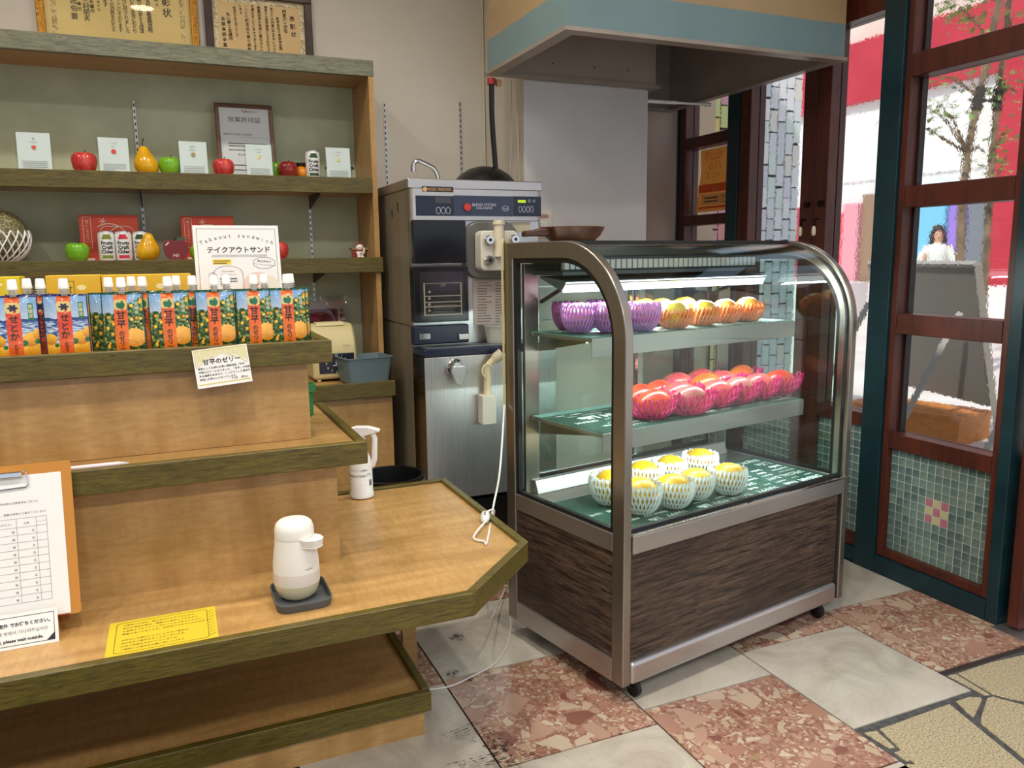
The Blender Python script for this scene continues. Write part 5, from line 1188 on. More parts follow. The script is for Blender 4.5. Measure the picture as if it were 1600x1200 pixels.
# ---- white cable with an inline switch
pw_ = thing('power_cord', 'thin white power cord with an inline switch hanging over the counter corner to the floor', 'cord', tuple(onz(760, 845, Z3)))
OP = Vector(pw_.location)
def smooth_path(pts, n=8):
    pts = [Vector(p) for p in pts]; out = []
    for k in range(len(pts)-1):
        p0, p1, p2, p3 = pts[max(k-1, 0)], pts[k], pts[k+1], pts[min(k+2, len(pts)-1)]
        for j in range(n):
            t = j/n; out.append(.5*((2*p1)+(p2-p0)*t+(2*p0-5*p1+4*p2-p3)*t*t+(3*p1-p0-3*p2+p3)*t**3))
    return out+[pts[-1]]
CABW = P('cable_white', (214, 212, 208), .5); CABY = P('cable_yellowed', (190, 178, 120), .6)
# ================================================================ DISPLAY CASE
CL, CS, CH = .945, .5208, 1.19
CRZ = math.atan2(.18926, .98193)
CC = Vector((.998, 1.624, 0)); LX = Vector((math.cos(CRZ), math.sin(CRZ), 0)); SX = Vector((-LX.y, LX.x, 0))
def inv(p): d = Vector(p)-CC; return (d.dot(LX), d.dot(SX), p[2])
def case_pt(l, s, z): return CC+LX*l+SX*s+Vector((0, 0, z))
cs = thing('display_case', 'stainless refrigerated display case with curved glass front and dark wood-print panels, on castors', 'display case', CC, (0, 0, CRZ))
def kp(nm, mat, *b, bevel=0, smooth=0, seg=2):
    m = MB(); m.box(*b); return m.build(nm, mat, cs, bevel=bevel, smooth=40 if bevel else smooth, seg=seg)
ZB, T_ = .055, .0265
n = 18
outer = [(0, ZB), (0, .42)]+arc(.25, .94, .25, PI, PI/2, n)+[(CS, 1.19), (CS, ZB)]
inner = [(.045, ZB), (.045, .42)]+arc(.25, .94, .205, PI, PI/2, n)+[(CS-.045, 1.145), (CS-.045, ZB)]
gask = [(.057, .46), (.057, .47)]+arc(.25, .94, .193, PI, PI/2, n)+[(CS-.058, 1.132), (CS-.058, .46)]
gin = [(.045, .455), (.045, .47)]+arc(.25, .94, .205, PI, PI/2, n)+[(CS-.045, 1.145), (CS-.045, .455)]
for l0, l1, gs0, gs1 in ((0, T_, .006, .020), (CL-T_, CL, CL-.020, CL-.006)):
    m = MB(); m.strip(outer, inner, l0, l1, 'x'); m.build('end_frame', STEEL, cs, bevel=.004, seg=3)
    m = MB(); m.strip(gin, gask, gs0, gs1, 'x'); m.build('gasket', RUBBER, cs, smooth=40)
    m = MB(); g = gask; xg = (l0+l1)/2; m.prism(g, xg-.002, xg+.002, 'x'); m.build('side_glass', GLASS, cs, smooth=0)
    a0, a1 = (l0+.001, l1-.003) if l0 == 0 else (l0+.003, l1-.001)
    kp('side_rail', STEEL_H, a0, a1, .0452, CS-.0452, ZB, .116, bevel=.002); kp('side_rail', STEEL_H, a0, a1, .0452, CS-.0452, .408, .456, bevel=.002)
    kp('gasket', RUBBER, gs0, gs1, .045, CS-.045, .4565, .466)
    kp('wood_panel', AGED, l0+.008, l1-.008, .0452, CS-.0452, .1165, .4075)
m = MB(); m.box(-.0015, .0005, .5, .519, .12, 1.17)
kp('front_rail', STEEL_H, T_+.001, CL-T_-.012, -.004, .04, ZB-.002, .115, bevel=.012, seg=4)
kp('front_panel', AGED, T_+.001, CL-T_-.008, .012, .026, .1155, .408); kp('panel_gap', RUBBER, CL-T_-.008, CL-T_, .016, .026, .1155, .408)
kp('front_ledge', STEEL_H, T_+.001, CL-T_-.001, -.005, .03, .4085, .456, bevel=.003); kp('ledge_lip', CHROME, T_-.004, CL-T_+.003, -.009, .012, .4565, .463, bevel=.001)
kp('gasket', RUBBER, T_+.002, CL-T_-.002, .0125, .022, .4565, .470)
kp('back_rail', STEEL_H, T_, CL-T_, CS-.04, CS-.002, ZB, .115); kp('back_panel', P('case_back_grey', (140, 140, 138), .4, .6), T_, CL-T_, CS-.02, CS-.006, .1155, .44)
kp('floor_pan', STEEL_H, T_, CL-T_, .03, CS-.02, .10, .104)
kp('top_cover', STEEL_H, T_+.0005, CL-T_-.0005, .25, CS-.001, 1.178, 1.1895, bevel=.001)
kp('top_seam', RUBBER, T_+.0005, CL-T_-.0005, .243, .2495, 1.179, 1.1905)
# curved front glass
m = MB(); go = [(.008, .4705)]+arc(.25, .94, .242, PI, PI/2+.03, 20); gi = [(.012, .4705)]+arc(.25, .94, .238, PI, PI/2+.03, 20)
m.strip(go, gi, T_+.001, CL-T_-.001, 'x'); m.build('curved_front_glass', GLASS, cs, smooth=60)
for l in (T_+.0015, CL-T_-.0065):
    m = MB(); m.strip([(.0135, .471)]+arc(.25, .94, .2365, PI, PI/2+.03, 20), [(.020, .471)]+arc(.25, .94, .230, PI, PI/2+.03, 20), l, l+.005, 'x'); m.build('glass_seal', RUBBER, cs, smooth=60)
# cooled deck
DECK = .452
WHT_IN = P('case_white_inside', (206, 212, 210), .4, .1)
kp('deck', STEEL_H, T_+.001, CL-T_-.001, .031, CS-.046, .441, DECK)
m = MB(); m.prism([(CS-.085, DECK+.0005), (CS-.070, .492), (CS-.050, .492), (CS-.050, DECK+.0005)], T_+.03, CL-T_-.03, 'x'); m.build('air_duct', STEEL_H, cs, bevel=.002)
for l0 in (.032, CL-.092):
    kp('inner_post', STEEL, l0, l0+.05, CS-.058, CS-.0455, DECK+.001, 1.13, bevel=.002)
for l0, l1, s in ((.084, .50, CS-.030), (.47, CL-.094, CS-.022)):
    kp('rear_door_glass', GLASS, l0+.012, l1-.012, s, s+.004, .50, 1.12)
    for a, b in ((l0, l0+.012), (l1-.012, l1)): kp('rear_door_stile', CHROME, a, b, s-.003, s+.007, .47, 1.135)
    for a, b in ((.47, .50), (1.12, 1.135)): kp('rear_door_rail', CHROME, l0+.012, l1-.012, s-.003, s+.007, a, b)
kp('rear_header', STEEL_H, T_+.001, CL-T_-.001, CS-.05, CS-.003, 1.136, 1.177)
# evaporator tray with comb-like air grille, and the lamp
kp('evaporator_tray', P('tray_grey', (92, 98, 102), .4, .5), .06, CL-.08, .32, CS-.06, 1.098, 1.108); kp('evaporator_core', P('tray_dark', (50, 56, 62), .5), .07, CL-.09, .35, CS-.06, 1.1085, 1.150)
fin = MB(); fin.box(-.0075, .0075, 0, .012, 0, .026); fm = fin.mesh('grille_fin', P('grille_white', (218, 224, 228), .4), 0)
for k in range(38): link('grille_fin', fm, cs, (.075+k*.021, .322, 1.114))
kp('grille_back', P('grille_dark', (84, 96, 104), .5), .07, CL-.09, .336, .345, 1.109, 1.148)
m = MB(); LB = [(.300, 1.082), (.300, 1.074), (.322, 1.056), (.42, 1.09), (.42, 1.096)]; m.prism(LB, .056, CL-.056, 'x'); m.build('lamp_housing', P('lamp_housing', (120, 126, 130), .35, .5), cs, smooth=0)
LED = E('led_glow', (232, 242, 255), 5.5)
m = MB(); v = [m.pt(p) for p in ((.056, .2985, 1.0795), (CL-.056, .2985, 1.0795), (CL-.056, .313, 1.052), (.056, .313, 1.052), (.056, .302, 1.0795), (CL-.056, .302, 1.0795), (CL-.056, .3165, 1.054), (.056, .3165, 1.054))]
for q in ((0, 3, 2, 1), (0, 1, 5, 4), (2, 3, 7, 6), (0, 4, 7, 3), (1, 2, 6, 5)): m.face(*[v[j] for j in q])
m.build('led_strip', LED, cs, smooth=0)
for l in (.09, CL-.12):
    m = MB(); m.tube([(l, .34, 1.07), (l, CS-.06, 1.02)], .006, 6); m.build('lamp_arm', P('arm_dark', (60, 56, 54), .4, .4), cs)
m = MB(); m.tube([(.10, .41, 1.12), (.115, .36, 1.126), (.13, .39, 1.13)], .005, 6); m.build('drain_tube', P('tube_brown', (110, 74, 44), .4), cs)
# cool strip under the top; hidden shelf strips are added to light the fruit
def strip_lamp(nm, l0, l1, s, z, watt, tilt=0):
    L = bpy.data.lights.new(nm, 'AREA'); L.shape = 'RECTANGLE'; L.size = l1-l0; L.size_y = .02; L.energy = watt; L.color = (.90, .97, 1)
    o = bpy.data.objects.new(nm, L); COL.objects.link(o); o.parent = cs; o.location = ((l0+l1)/2, s, z); o.rotation_euler = (tilt, 0, 0)
strip_lamp('strip_light', .07, CL-.07, .305, 1.05, 8.5, -.35)
# two shelves
MATG = N('chalk_green_mat', (42, 76, 64), (54, 90, 78), 9, r=.5)
words_ = ['LOVE', 'THANK YOU', 'Smile', 'HAPPY', 'Good Time', 'DREAM', 'Life', 'SPECIAL DAY', 'Fresh', 'ENJOY']
def chalk_mat(l0, l1, s0, s1, z, seed):
    R = random.Random(seed); kp('chalk_mat', MATG, l0, l1, s0, s1, z, z+.0012)
    m = MB(); y = s0+.018; zz = z+.0018
    while y < s1-.02:
        hgt = R.choice((.016, .022, .030, .042)); x = l1-.02
        while x > l0+.04:
            wd = R.choice(words_); sz = hgt*R.uniform(.85, 1.15); wl_ = len(wd)*sz*.62
            if x-wl_ < l0+.01: break
            m.text(wd, x, y+hgt*.9, sz, 'L', z=zz, rot=PI, sx=.95, b=R.choice((.0, .03, .06))); x -= wl_+.018
        y += hgt+.010
    for k in range(5):
        cx, cy = R.uniform(l0+.06, l1-.06), R.uniform(s0+.04, s1-.04); m.line([(cx+.035*math.cos(a*PI/12), cy+.018*math.sin(a*PI/12)) for a in range(24)], .0016, zz, True)
    m.build('chalk_lettering', WINK, cs, smooth=0)
chalk_mat(T_+.004, CL-T_-.004, .032, .345, DECK+.0003, 5)
ZM, ZT = .690, .938
for z, s, l0, l1, sd_ in ((ZT, .185, .050, CL-.050, 3), (ZM, .14, .050, CL-.050, 4)):
    kp('shelf_plate', STEEL_H, l0, l1, s+.003, CS-.062, z-.012, z-.003); kp('shelf_lip', STEEL_H, l0, l1, s, s+.0025, z-.052, z-.001, bevel=.0008)
    kp('shelf_glass', P('shelf_glass_edge', (120, 168, 158), .15), l0+.002, l1-.002, s+.004, CS-.064, z-.0025, z-.0008)
    chalk_mat(l0+.004, l1-.004, s+.006, CS-.11, z-.0007, sd_)
    for l in (l0+.03, l1-.05):
        m = MB(); m.prism([(CS-.064, z-.0125), (CS-.064, z-.06), (CS-.09, z-.055), (s+.06, z-.02), (s+.06, z-.0125)], l, l+.006, 'x'); m.build('shelf_bracket', STEEL, cs, smooth=0)
    kp('added_shelf_led', E('added_led_glow', (232, 242, 255), 3.0), l0+.05, l1-.05, s+.006, s+.016, z-.024, z-.0125)  # unseen glowing strip added behind the lip to brighten the fruit below
    strip_lamp('added_shelf_light', l0+.05, l1-.05, s+.02, z-.026, 3.0, .35)
# castors
wq = inv(onz(987.4, 1093, 0))
for l, s in ((.055, .045), (CL-.10, .045), (.07, CS-.06), (CL-.10, CS-.06)):
    m = MB(); m.lathe([(.021, -.008), (.0235, -.006), (.0235, .006), (.021, .008)], (l+.012, s-.016, .0235), 20, 'x'); o = m.build('castor_wheel', RUBBER, cs)
    m = MB(); m.lathe([(.011, .0082), (.009, .0105), (0, .011)], (l+.012, s-.016, .0235), 14, 'x'); m.build('hub', P('hub_grey', (170, 170, 168), .3, .5), cs)
    m = MB(); m.lathe([(.016, .0345), (.018, .0545)], (l, s, 0), 14); m.prism([(s-.022, .026), (s-.006, .022), (s+.014, .046), (s-.014, .05)], l-.004, l+.002, 'x'); m.build('castor_fork', BLACK, cs)
# yellowed cable clipped down the rear corner post belongs to the power cord
pts = [case_pt(-.006, CS-.004, z) for z in (1.175, .95, .72)]
yel = smooth_path([case_pt(.01, CS+.004, 1.192)]+pts)
m = MB(OP); m.tube(yel, .0035, 6); m.build('yellowed_cable', CABY, pw_)
low = onz(761, 846, Z3+.003); swp = onz(758, 808, Z3+.012); lip = Vector((.752, swp.y+.035, .491)); 
white = smooth_path([pts[-1], ony(781, 735, 2.02), ony(771, 790, 1.95), low, low+Vector((-.007, .004, 0)), low+Vector((-.021, .035, .003)), swp-Vector((.004, .022, 0))])
m = MB(OP); m.tube(white, .0028, 6); m.build('white_cable', CABW, pw_)
m = MB(OP); sd_ = Vector((.35, .75, .12)).normalized(); m.tube([swp-sd_*.026, swp-sd_*.022, swp-sd_*.008, swp+sd_*.010, swp+sd_*.022, swp+sd_*.026], [.004, .009, .0125, .0125, .009, .004], 10); m.build('inline_switch', CABW, pw_)
m = MB(OP); dv_ = (CAM-swp).normalized()
for k in (-1, 0, 1): m.ball(swp+sd_*.009*k+Vector((0, 0, .0115)), (.0035, .0035, .0025), 8, 5)
m.build('switch_button', P('switch_grey', (90, 94, 104), .4), pw_)
e1 = onz(797, 968, .003); path = smooth_path([swp+sd_*.026, lip, Vector((.757, lip.y+.02, .44)), Vector((.79, 2.02, .12)), onz(791, 920, .004), onz(797, 960, .003), onz(797, 988, .003), onz(787, 1018, .003), onz(768, 1040, .003), onz(735, 1058, .003), onz(700, 1073, .003), Vector((.53, 1.93, .003)), Vector((.44, 1.99, .003))])
m = MB(OP); m.tube(path, .0026, 6); m.build('floor_cable', CABW, pw_)

# ---------------------------------------------------------------- fruit in foam nets
CIT = m_fruit('citrus_yellow', (200, 146, 14), (224, 176, 40), 4, r=.38); ORG = m_fruit('orange_peel', (222, 120, 22), (238, 150, 48), 4, r=.4); GRN = m_fruit('greenish_yellow_peel', (206, 162, 30), (220, 190, 60), 3, r=.4)
for mm in (CIT, ORG, GRN):
    nt = mm.node_tree; b = nt.nodes['Principled BSDF']; bp = nt.nodes.new('ShaderNodeBump'); nz = nt.nodes.new('ShaderNodeTexNoise'); nz.inputs['Scale'].default_value = 380; bp.inputs['Strength'].default_value = .25; bp.inputs['Distance'].default_value = .001
    tcn = nt.nodes.new('ShaderNodeTexCoord'); nt.links.new(tcn.outputs['Object'], nz.inputs['Vector']); nt.links.new(nz.outputs['Fac'], bp.inputs['Height']); nt.links.new(bp.outputs[0], b.inputs['Normal'])
PEA = m_fruit('peach_skin', (220, 110, 104), (240, 180, 160), 1.4, r=.5)
MAN = [m_fruit('mango_skin_'+n, a, b, .9, r=.28, lo=.38, hi=.62) for n, a, b in (('red', (186, 34, 28), (216, 92, 40)), ('rose', (180, 58, 66), (196, 100, 84)), ('orange', (206, 80, 30), (226, 124, 46)), ('dusk', (160, 80, 84), (180, 116, 98)))]
def citrus_mesh(R, k):
    m = MB()
    def f(q):
        z = q.z/R; r = math.hypot(q.x, q.y)/R
        w = 1+.02*math.sin(3*math.atan2(q.y, q.x)+k)+.012*math.sin(7*math.atan2(q.y, q.x))
        d = -.10*math.exp(-(r/.22)**2)*R if z > 0 else 0
        return Vector((q.x*w, q.y*w, q.z*.9+d))
    m.ball((0, 0, R*.9), R, 24, 16, f); return m
FM = {}
def citrus(label, cat_name, l, s, z, R, skin, netmat, netkey, nh, grp, sink=0, rx=0):
    p = case_pt(l, s, z)
    o = thing(cat_name, label, 'fruit', p, (0, 0, rnd.uniform(0, 6)), grp)
    key = ('c', skin.name, round(R, 3))
    if key not in FM: FM[key] = citrus_mesh(R, len(FM)).mesh('fruit', skin, 80)
    f = link('fruit', FM[key], o, (0, 0, .0035), (rx, 0, rnd.uniform(0, 6)))
    if R > 0:
        NR = R*(1.17 if netkey == 'o' else 1.10)
        key = ('n', netkey, round(R, 3), round(nh, 3))
        if key not in FM: FM[key] = net_mesh(NR, nh, 30 if netkey != 'o' else 26, 9, .50, -66, 14, .0027).mesh('foam_net', netmat, 60)
        link('foam_net', FM[key], o)
    return o
def at_z(px, py, z): return inv(onz(px, py, z))
BOT = [(953, 787, .053, 'nearest to the corner post'), (1000, 801, .053, 'in the front row, second from the corner post'), (1053, 792, .050, 'in the front row, third from the corner post'), (1086, 779, .048, 'in the front row, fourth from the corner post'), (1137, 771, .049, 'in the front row, farthest from the corner post'),
       (1007, 768, .050, 'in the back row beside the corner post'), (1045, 756, .048, 'in the back row, middle of three'), (1093, 746, .050, 'in the back row, farthest from the corner post')]
for k, (px, py, R, lab) in enumerate(BOT):
    l, s, _ = at_z(px, py, DECK+.0015); citrus('yellow citrus in a white net, '+lab, 'netted_citrus', l, s, DECK+.0022, R, CIT, NW, 'w', R*1.52, 'citrus in white nets on the case floor', rx=rnd.uniform(-.35, .35))
TOP = [(1054, 519, .043, GRN, 'greenish yellow citrus in an orange net, first along the top shelf front'), (1097, 511, .041, CIT, 'yellow citrus in an orange net, second along the top shelf front'), (1133, 507, .040, ORG, 'orange in an orange net, third along the top shelf front'), (1168, 504, .041, ORG, 'orange in an orange net at the free end of the top shelf')]
for px, py, R, sk, lab in TOP:
    l, s, _ = at_z(px, py-2, ZT); s = max(.235, min(s, .26)); l_ = inv(onz(px, py, ZT))
    # stand on the shelf at the sight line's crossing with that row
    q = ondep(px, py, 1); d = q-CAM; 
    P0 = case_pt(0, s, 0); tt = (P0-CAM).dot(SX)/d.dot(SX); l = inv(CAM+d*tt)[0]
    citrus(lab, 'netted_citrus', l, s, ZT+.0012, R, sk, NOR, 'o', .052, 'citrus in orange nets on the top shelf', rx=rnd.uniform(-.3, .3))
def row_l(px, s):
    d = ray(px, 500); P0 = case_pt(0, s, 0); return inv(CAM+d*((P0-CAM).dot(SX)/d.dot(SX)))[0]
for px, s, R, lab in ((1009, .345, .045, 'yellow citrus in an orange net, rear of top shelf beside the corner post'), (1036, .335, .044, 'yellow citrus in an orange net, rear of top shelf, middle one'), (1072, .335, .044, 'yellow citrus in an orange net, rear of top shelf, farthest from the post')):
    citrus(lab, 'netted_citrus', row_l(px, s), s, ZT+.0012, R, CIT, NOR, 'o', .052, 'citrus in orange nets on the top shelf', rx=.2)
for px, s, R, mt, key, lab in ((888, .40, .041, NDP, 'd', 'pink peach in a plum-coloured foam net at the rear of the top shelf'), (905, .315, .045, NPU, 'p', 'pink peach in a lilac net on the top shelf nearest the side glass'), (955, .255, .046, NPU, 'p', 'pink peach in a lilac foam net on the top shelf half behind the post'), (1004, .245, .045, NPU, 'p', 'pink peach in a lilac foam net on the top shelf beside the orange nets'), (940, .405, .041, NPU, 'p', 'pink peach in a lilac net behind the front peaches on the top shelf')):
    citrus(lab, 'netted_peach', row_l(px, s), s, ZT+.0012, R, PEA, mt, key, .076, 'peaches in lilac nets on the top shelf')
# mangoes
def mango_mesh(k):
    m = MB()
    def f(q): x = q.x/.064; return Vector((q.x, q.y*(1+.10*x)+.004*math.sin(2.2*x), q.z*(1+.14*x)))
    m.ball((0, 0, .040), (.058, .039, .039), 22, 14, f); return m.mesh('fruit', MAN[k], 80)
MM = [mango_mesh(k) for k in range(4)]
def mnet(seed):
    R = random.Random(seed); m = MB(); n = 26
    for fam in (1, -1):
        for k in range(n):
            pts = []
            for j in range(8):
                t = j/7; ph = math.radians(-72+82*t); a = 2*PI*k/n+fam*.42*t; fl = 1+.16*t+.03*math.sin(a*3+seed)
                zz = .057*(math.sin(ph)+.951)/1.125*(1+.20*math.cos(a+.6)+.06*math.sin(5*a)); x, y = .074*math.cos(ph)**.75*math.cos(a)*fl, .050*math.cos(ph)**.75*math.sin(a)*fl
                if j == 7: zz += .0025*(1 if k % 2 else -1)
                rr = math.hypot(x, y)+fam*.0008; pts.append((x, y, zz+.002))
            m.tube(pts, .0030, 4, caps=False)
    return m.mesh('foam_net', NPK, 60)
MN = [mnet(s) for s in range(3)]
MANGO = [(1022, 612, .205, 0, -.2), (1079, 626, .185, 3, -.35), (1061, 606, .265, 1, -.3), (1029, 592, .32, 0, .0), (1000, 600, .30, 0, .1), (1058, 585, .40, 1, -.3), (1096, 583, .41, 1, -.2), (1103, 596, .33, 2, -.35), (1130, 592, .335, 1, -.35), (1121, 611, .215, 1, -.3), (1155, 608, .215, 3, -.3), (1160, 585, .385, 2, -.1), (1186, 604, .225, 1, -.4), (1219, 598, .235, 0, -.4)]
MLAB = ['in the front row, half behind the corner post', 'second in the front row, pale and dusky', 'in the second row behind the dusky front mango', 'in the second row, bright red beside the corner post', 'in the second row, almost hidden by the corner post', 'in the back row, rose coloured, nearest to the corner post', 'in the back row, second from the corner post', 'in the third row, orange coloured, above the front nets', 'in the third row beside the orange coloured one', 'in the front row, third from the corner post', 'in the front row, fourth from the corner post, dusky pink', 'in the back row, orange coloured, farthest from the corner post', 'in the front row, fifth from the corner post', 'red, at the free end of the front row']
for k, (px, py, s, c, rz) in enumerate(MANGO):
    lift = .0 if s < .3 else .008
    l = row_l(px, s); p = case_pt(l, s, ZM+.001)
    o = thing('netted_mango', 'mango in a pink net, '+MLAB[k], 'fruit', p, (0, 0, CRZ+rz), 'mangoes in pink nets on the middle shelf')
    link('fruit', MM[c], o, (0, 0, .004)); link('foam_net', MN[k % 3], o)
# wooden pan lying on the case top
pl_ = row_l(894, .42); pp = case_pt(pl_, .42, 1.1905)
wp = thing('wooden_pan', 'dark wooden pan with a stubby handle lying on top of the display case', 'pan', pp, (0, 0, CRZ-.05)); WW = N('walnut_wood', (54, 30, 18), (96, 58, 36), 6, st=(1, 4, 4), r=.3)
m = MB(); m.lathe([(0, 0), (.062, .0), (.082, .018), (.094, .040), (.090, .042), (.086, .040), (.074, .018), (.058, .008), (0, .007)], n=34); m.build('bowl', WW, wp)
m = MB(); m.prism([(-.078, .020), (-.088, .038), (-.118, .037), (-.125, .034), (-.165, .030), (-.167, .014), (-.125, .016), (-.100, .014)], -.014, .014, 'y'); m.build('handle', WW, wp, bevel=.005)

# ================================================================ SOFT-SERVE MACHINE
MY = 2.70; MX0, MX1 = .79, 1.291
OM = (1.04, MY, 0)
mc = thing('soft_serve_machine', 'stainless soft-serve freezer with navy control band and black covers beside the pillar', 'ice cream machine', OM)
def g(px, py, Y=MY): w = ony(px, py, Y); return w.x, w.z
def mp(nm, mat, x0, x1, y0, y1, z0, z1, bevel=0, smooth=0, par=None, seg=2):
    m = MB(OM if par is None else OM); m.box(x0, x1, y0, y1, z0, z1); return m.build(nm, mat, par or mc, bevel=bevel, smooth=40 if bevel else smooth, seg=seg)
zt_ = g(700, 280)[1]; zh0 = g(700, 344)[1]; ztop = zt_
zsplit = g(650, 541)[1]; DZ = 2.585
zlow = ony(737, 775, DZ).z
mp('side_panel', STEEL_SIDE, MX0, MX0+.004, MY+.02, 3.27, zlow-.03, ztop-.035); mp('side_panel', STEEL_SIDE, MX1-.004, MX1, MY+.02, 3.27, zlow-.03, ztop-.035)
mp('corner_strip', STEEL, MX0-.0005, MX0+.006, MY+.002, MY+.0195, zsplit-.02, zh0, 0)
mp('back_body', STEEL_SIDE, MX0+.005, MX1-.005, MY+.03, 3.268, zlow-.03, ztop-.036)
mp('top_cover', STEEL_H, MX0-.004, MX1+.004, MY-.004, 3.272, ztop-.034, ztop, .004)
for y, z, hh in ((2.92, 1.30, .028), (2.84, 1.315, .032)):
    mp('side_slot', BLACK, MX0-.001, MX0+.001, y, y+.012, z, z+hh)
mp('side_seam', BLACK, MX0-.0008, MX0+.0005, MY+.021, 3.26, ony(625, 512, MY).z-.0, ony(625, 512, MY).z+.003)
# control head with rounded front corners
zc0, zc1 = g(700, 337.5)[1], g(700, 306.5)[1]
hp = [(MX0, MY+.02)]+[(x, y) for x, y in arc(MX0+.02, MY+.012, .02, PI, 1.5*PI, 5)]+[(x, y) for x, y in arc(MX1-.02, MY+.012, .02, 1.5*PI, 2*PI, 5)]+[(MX1, MY+.02)]
m = MB(OM); m.prism(hp, zh0, ztop-.0345); m.build('control_head', STEEL_H, mc)
def plate(nm, mat, px0, px1, py0, py1, y=MY-.008, t=.0015, bevel=0, par=None):
    a, b = g(px0, py1, y), g(px1, py0, y); return mp(nm, mat, a[0], b[0], y-t, y, a[1], b[1], bevel, par=par)
plate('navy_panel', NAVY, 650, 708.5, 306.5, 337); plate('navy_panel', P('slate_panel', (44, 52, 76), .2), 709.5, 801, 307, 337.5); plate('navy_panel', NAVY, 802, 845, 307.5, 338)
plate('display', P('display_grey', (60, 62, 66), .2), 680, 704.5, 308.5, 317.5, MY-.0096); 
plate('badge_plate', P('badge_black', (30, 22, 18), .3), 660, 708, 292, 299.5, MY-.0082, .001, 0)
def mtext(nm, mat, items, y=MY-.0102, par=None):
    m = MB(OM)
    for t_, px, py, sz in items:
        w = ony(px, py, y); m.text(t_, w.x, w.z-sz*.36, sz, fn=lambda a, b: (a, y, b))
    m.build(nm, mat, par or mc, smooth=0)
mtext('badge_lettering', P('badge_copper', (214, 166, 112), .35, .6), [('NISSEI FREEZER', 686, 295.8, .0135)])
m = MB(OM); w = ony(664, 295.6, MY-.0102); m.disc((w.x, w.z), .008, 14, fn=lambda a, b: (a, MY-.0101, b)); m.build('badge_mark', P('badge_copper', (214, 166, 112), .35, .6), mc, smooth=0)
mtext('panel_lettering', P('panel_pale', (196, 202, 212), .5), [('BLEND SYSTEM', 756.5, 320, .0135), ('NAB-5460WE', 757, 325, .0105), ('Auto', 790, 325.5, .009), ('8.8.8', 695, 313, .016)])
def ovals(nm, pts, rx, ry, y=MY-.0103):
    m = MB(OM)
    for px, py in pts:
        w = ony(px, py, y); n_ = 18; A = [m.pt((w.x+rx*math.cos(2*PI*k/n_), y, w.z+ry*math.sin(2*PI*k/n_))) for k in range(n_)]; B_ = [m.pt((w.x+(rx-.0014)*math.cos(2*PI*k/n_), y, w.z+(ry-.0014)*math.sin(2*PI*k/n_))) for k in range(n_)]
        for k in range(n_): m.face(A[k], A[(k+1) % n_], B_[(k+1) % n_], B_[k])
    m.build(nm, P('panel_pale', (196, 202, 212), .5), mc, smooth=0)
ovals('button_ring', [(685, 329), (692.6, 329), (700.3, 329)], .0088, .012); ovals('button_ring', [(813, 327), (819, 327), (825, 327), (831, 327)], .0066, .0115); ovals('button_ring', [(789.8, 325.6)], .0135, .0095)
plate('lime_display', E('lime_digits', (170, 200, 30), .5), 809, 821.5, 312.5, 316.8, MY-.0098, .0006); ovals('button_ring', [(827, 314), (834.5, 314)], .005, .005)
m = MB(OM); w = ony(729.8, 323.8, MY-.012); m.lathe([(.013, -.006), (.013, .0), (.011, .002)], (w.x, MY-.012, w.z), 18, 'y'); m.build('red_button', P('red_knob', (200, 46, 36), .35), mc)
# front steel face behind the covers
z_a = zsplit
mp('front_face', STEEL_P, MX0+.006, MX1-.006, MY+.012, MY+.02, z_a, zh0-.001)
plate('instruction_sheet', P('sheet_pinkish', (176, 164, 156), .5), 740, 792, 435, 508, MY+.0105, .0006)
m = MB(OM); y = MY+.0095
for k in range(15):
    for c0, c1 in ((746, 769), (774, 790)):
        a = ony(c0, 443+k*4.3, y); b = ony(c1-rnd.uniform(0, 10), 443+k*4.3, y); m.face(*[m.pt(p) for p in ((a.x, y, a.z), (b.x, y, a.z), (b.x, y, a.z+.003), (a.x, y, a.z+.003))])
m.build('instruction_print', INKG, mc, smooth=0)
# black covers
DKP = P('smoked_cover', (9, 10, 15), .2)
a, b = g(647, 412, MY-.03), g(728, 344, MY-.03); mp('upper_cover', DKP, a[0], b[0], MY-.03, MY+.0115, a[1], b[1], .004)
a, b = g(649, 344+8, MY-.032), g(727, 348, MY-.032)
a, b = g(648, 505, MY-.034), g(731.5, 415, MY-.034); mp('lower_cover', DKP, a[0], b[0], MY-.034, MY+.0115, a[1], b[1], .004)
mp('cover_inset', P('smoked_inset', (34, 32, 32), .22), a[0]+.022, b[0]-.018, MY-.0355, MY-.0342, a[1]+.012, b[1]-.02)
a, b = g(647, 540, MY-.03), g(733, 506, MY-.03); mp('cover_base', NAVY, a[0], b[0], MY-.03, MY+.0115, a[1], b[1], .006); zc = (a[1]+b[1])/2-.008
for px in (664, 725):
    w = g(px, 526, MY-.036); mp('latch', CHROME, w[0]-.02, w[0]+.02, MY-.04, MY-.0305, w[1]-.011, w[1]+.011, .003)
m = MB(OM); y = MY-.0362
def mrect(px0, px1, py0, py1): a, b = ony(px0, py1, y), ony(px1, py0, y); m.face(*[m.pt(p) for p in ((a.x, y, a.z), (b.x, y, a.z), (b.x, y, b.z), (a.x, y, b.z))])
for q in ((663, 721, 442, 442.7), (663, 721, 491.3, 492), (663, 663.7, 442, 492), (720.5, 721.2, 442, 492), (663, 721, 462, 462.5), (663, 721, 471.5, 472), (663, 721, 478.5, 479)): mrect(*q)
for r0, n_ in ((452, 3), (464, 2), (473.5, 2), (481, 3)):
    for k in range(n_): mrect(678, 716-rnd.uniform(0, 12), r0+k*2.6, r0+k*2.6+1)
for py in (456, 466, 475.5, 485):
    w = ony(671, py, y); m.face(*[m.pt((w.x+dx, y, w.z+dz)) for dx, dz in ((-.006, -.004), (.006, -.004), (0, .007))])
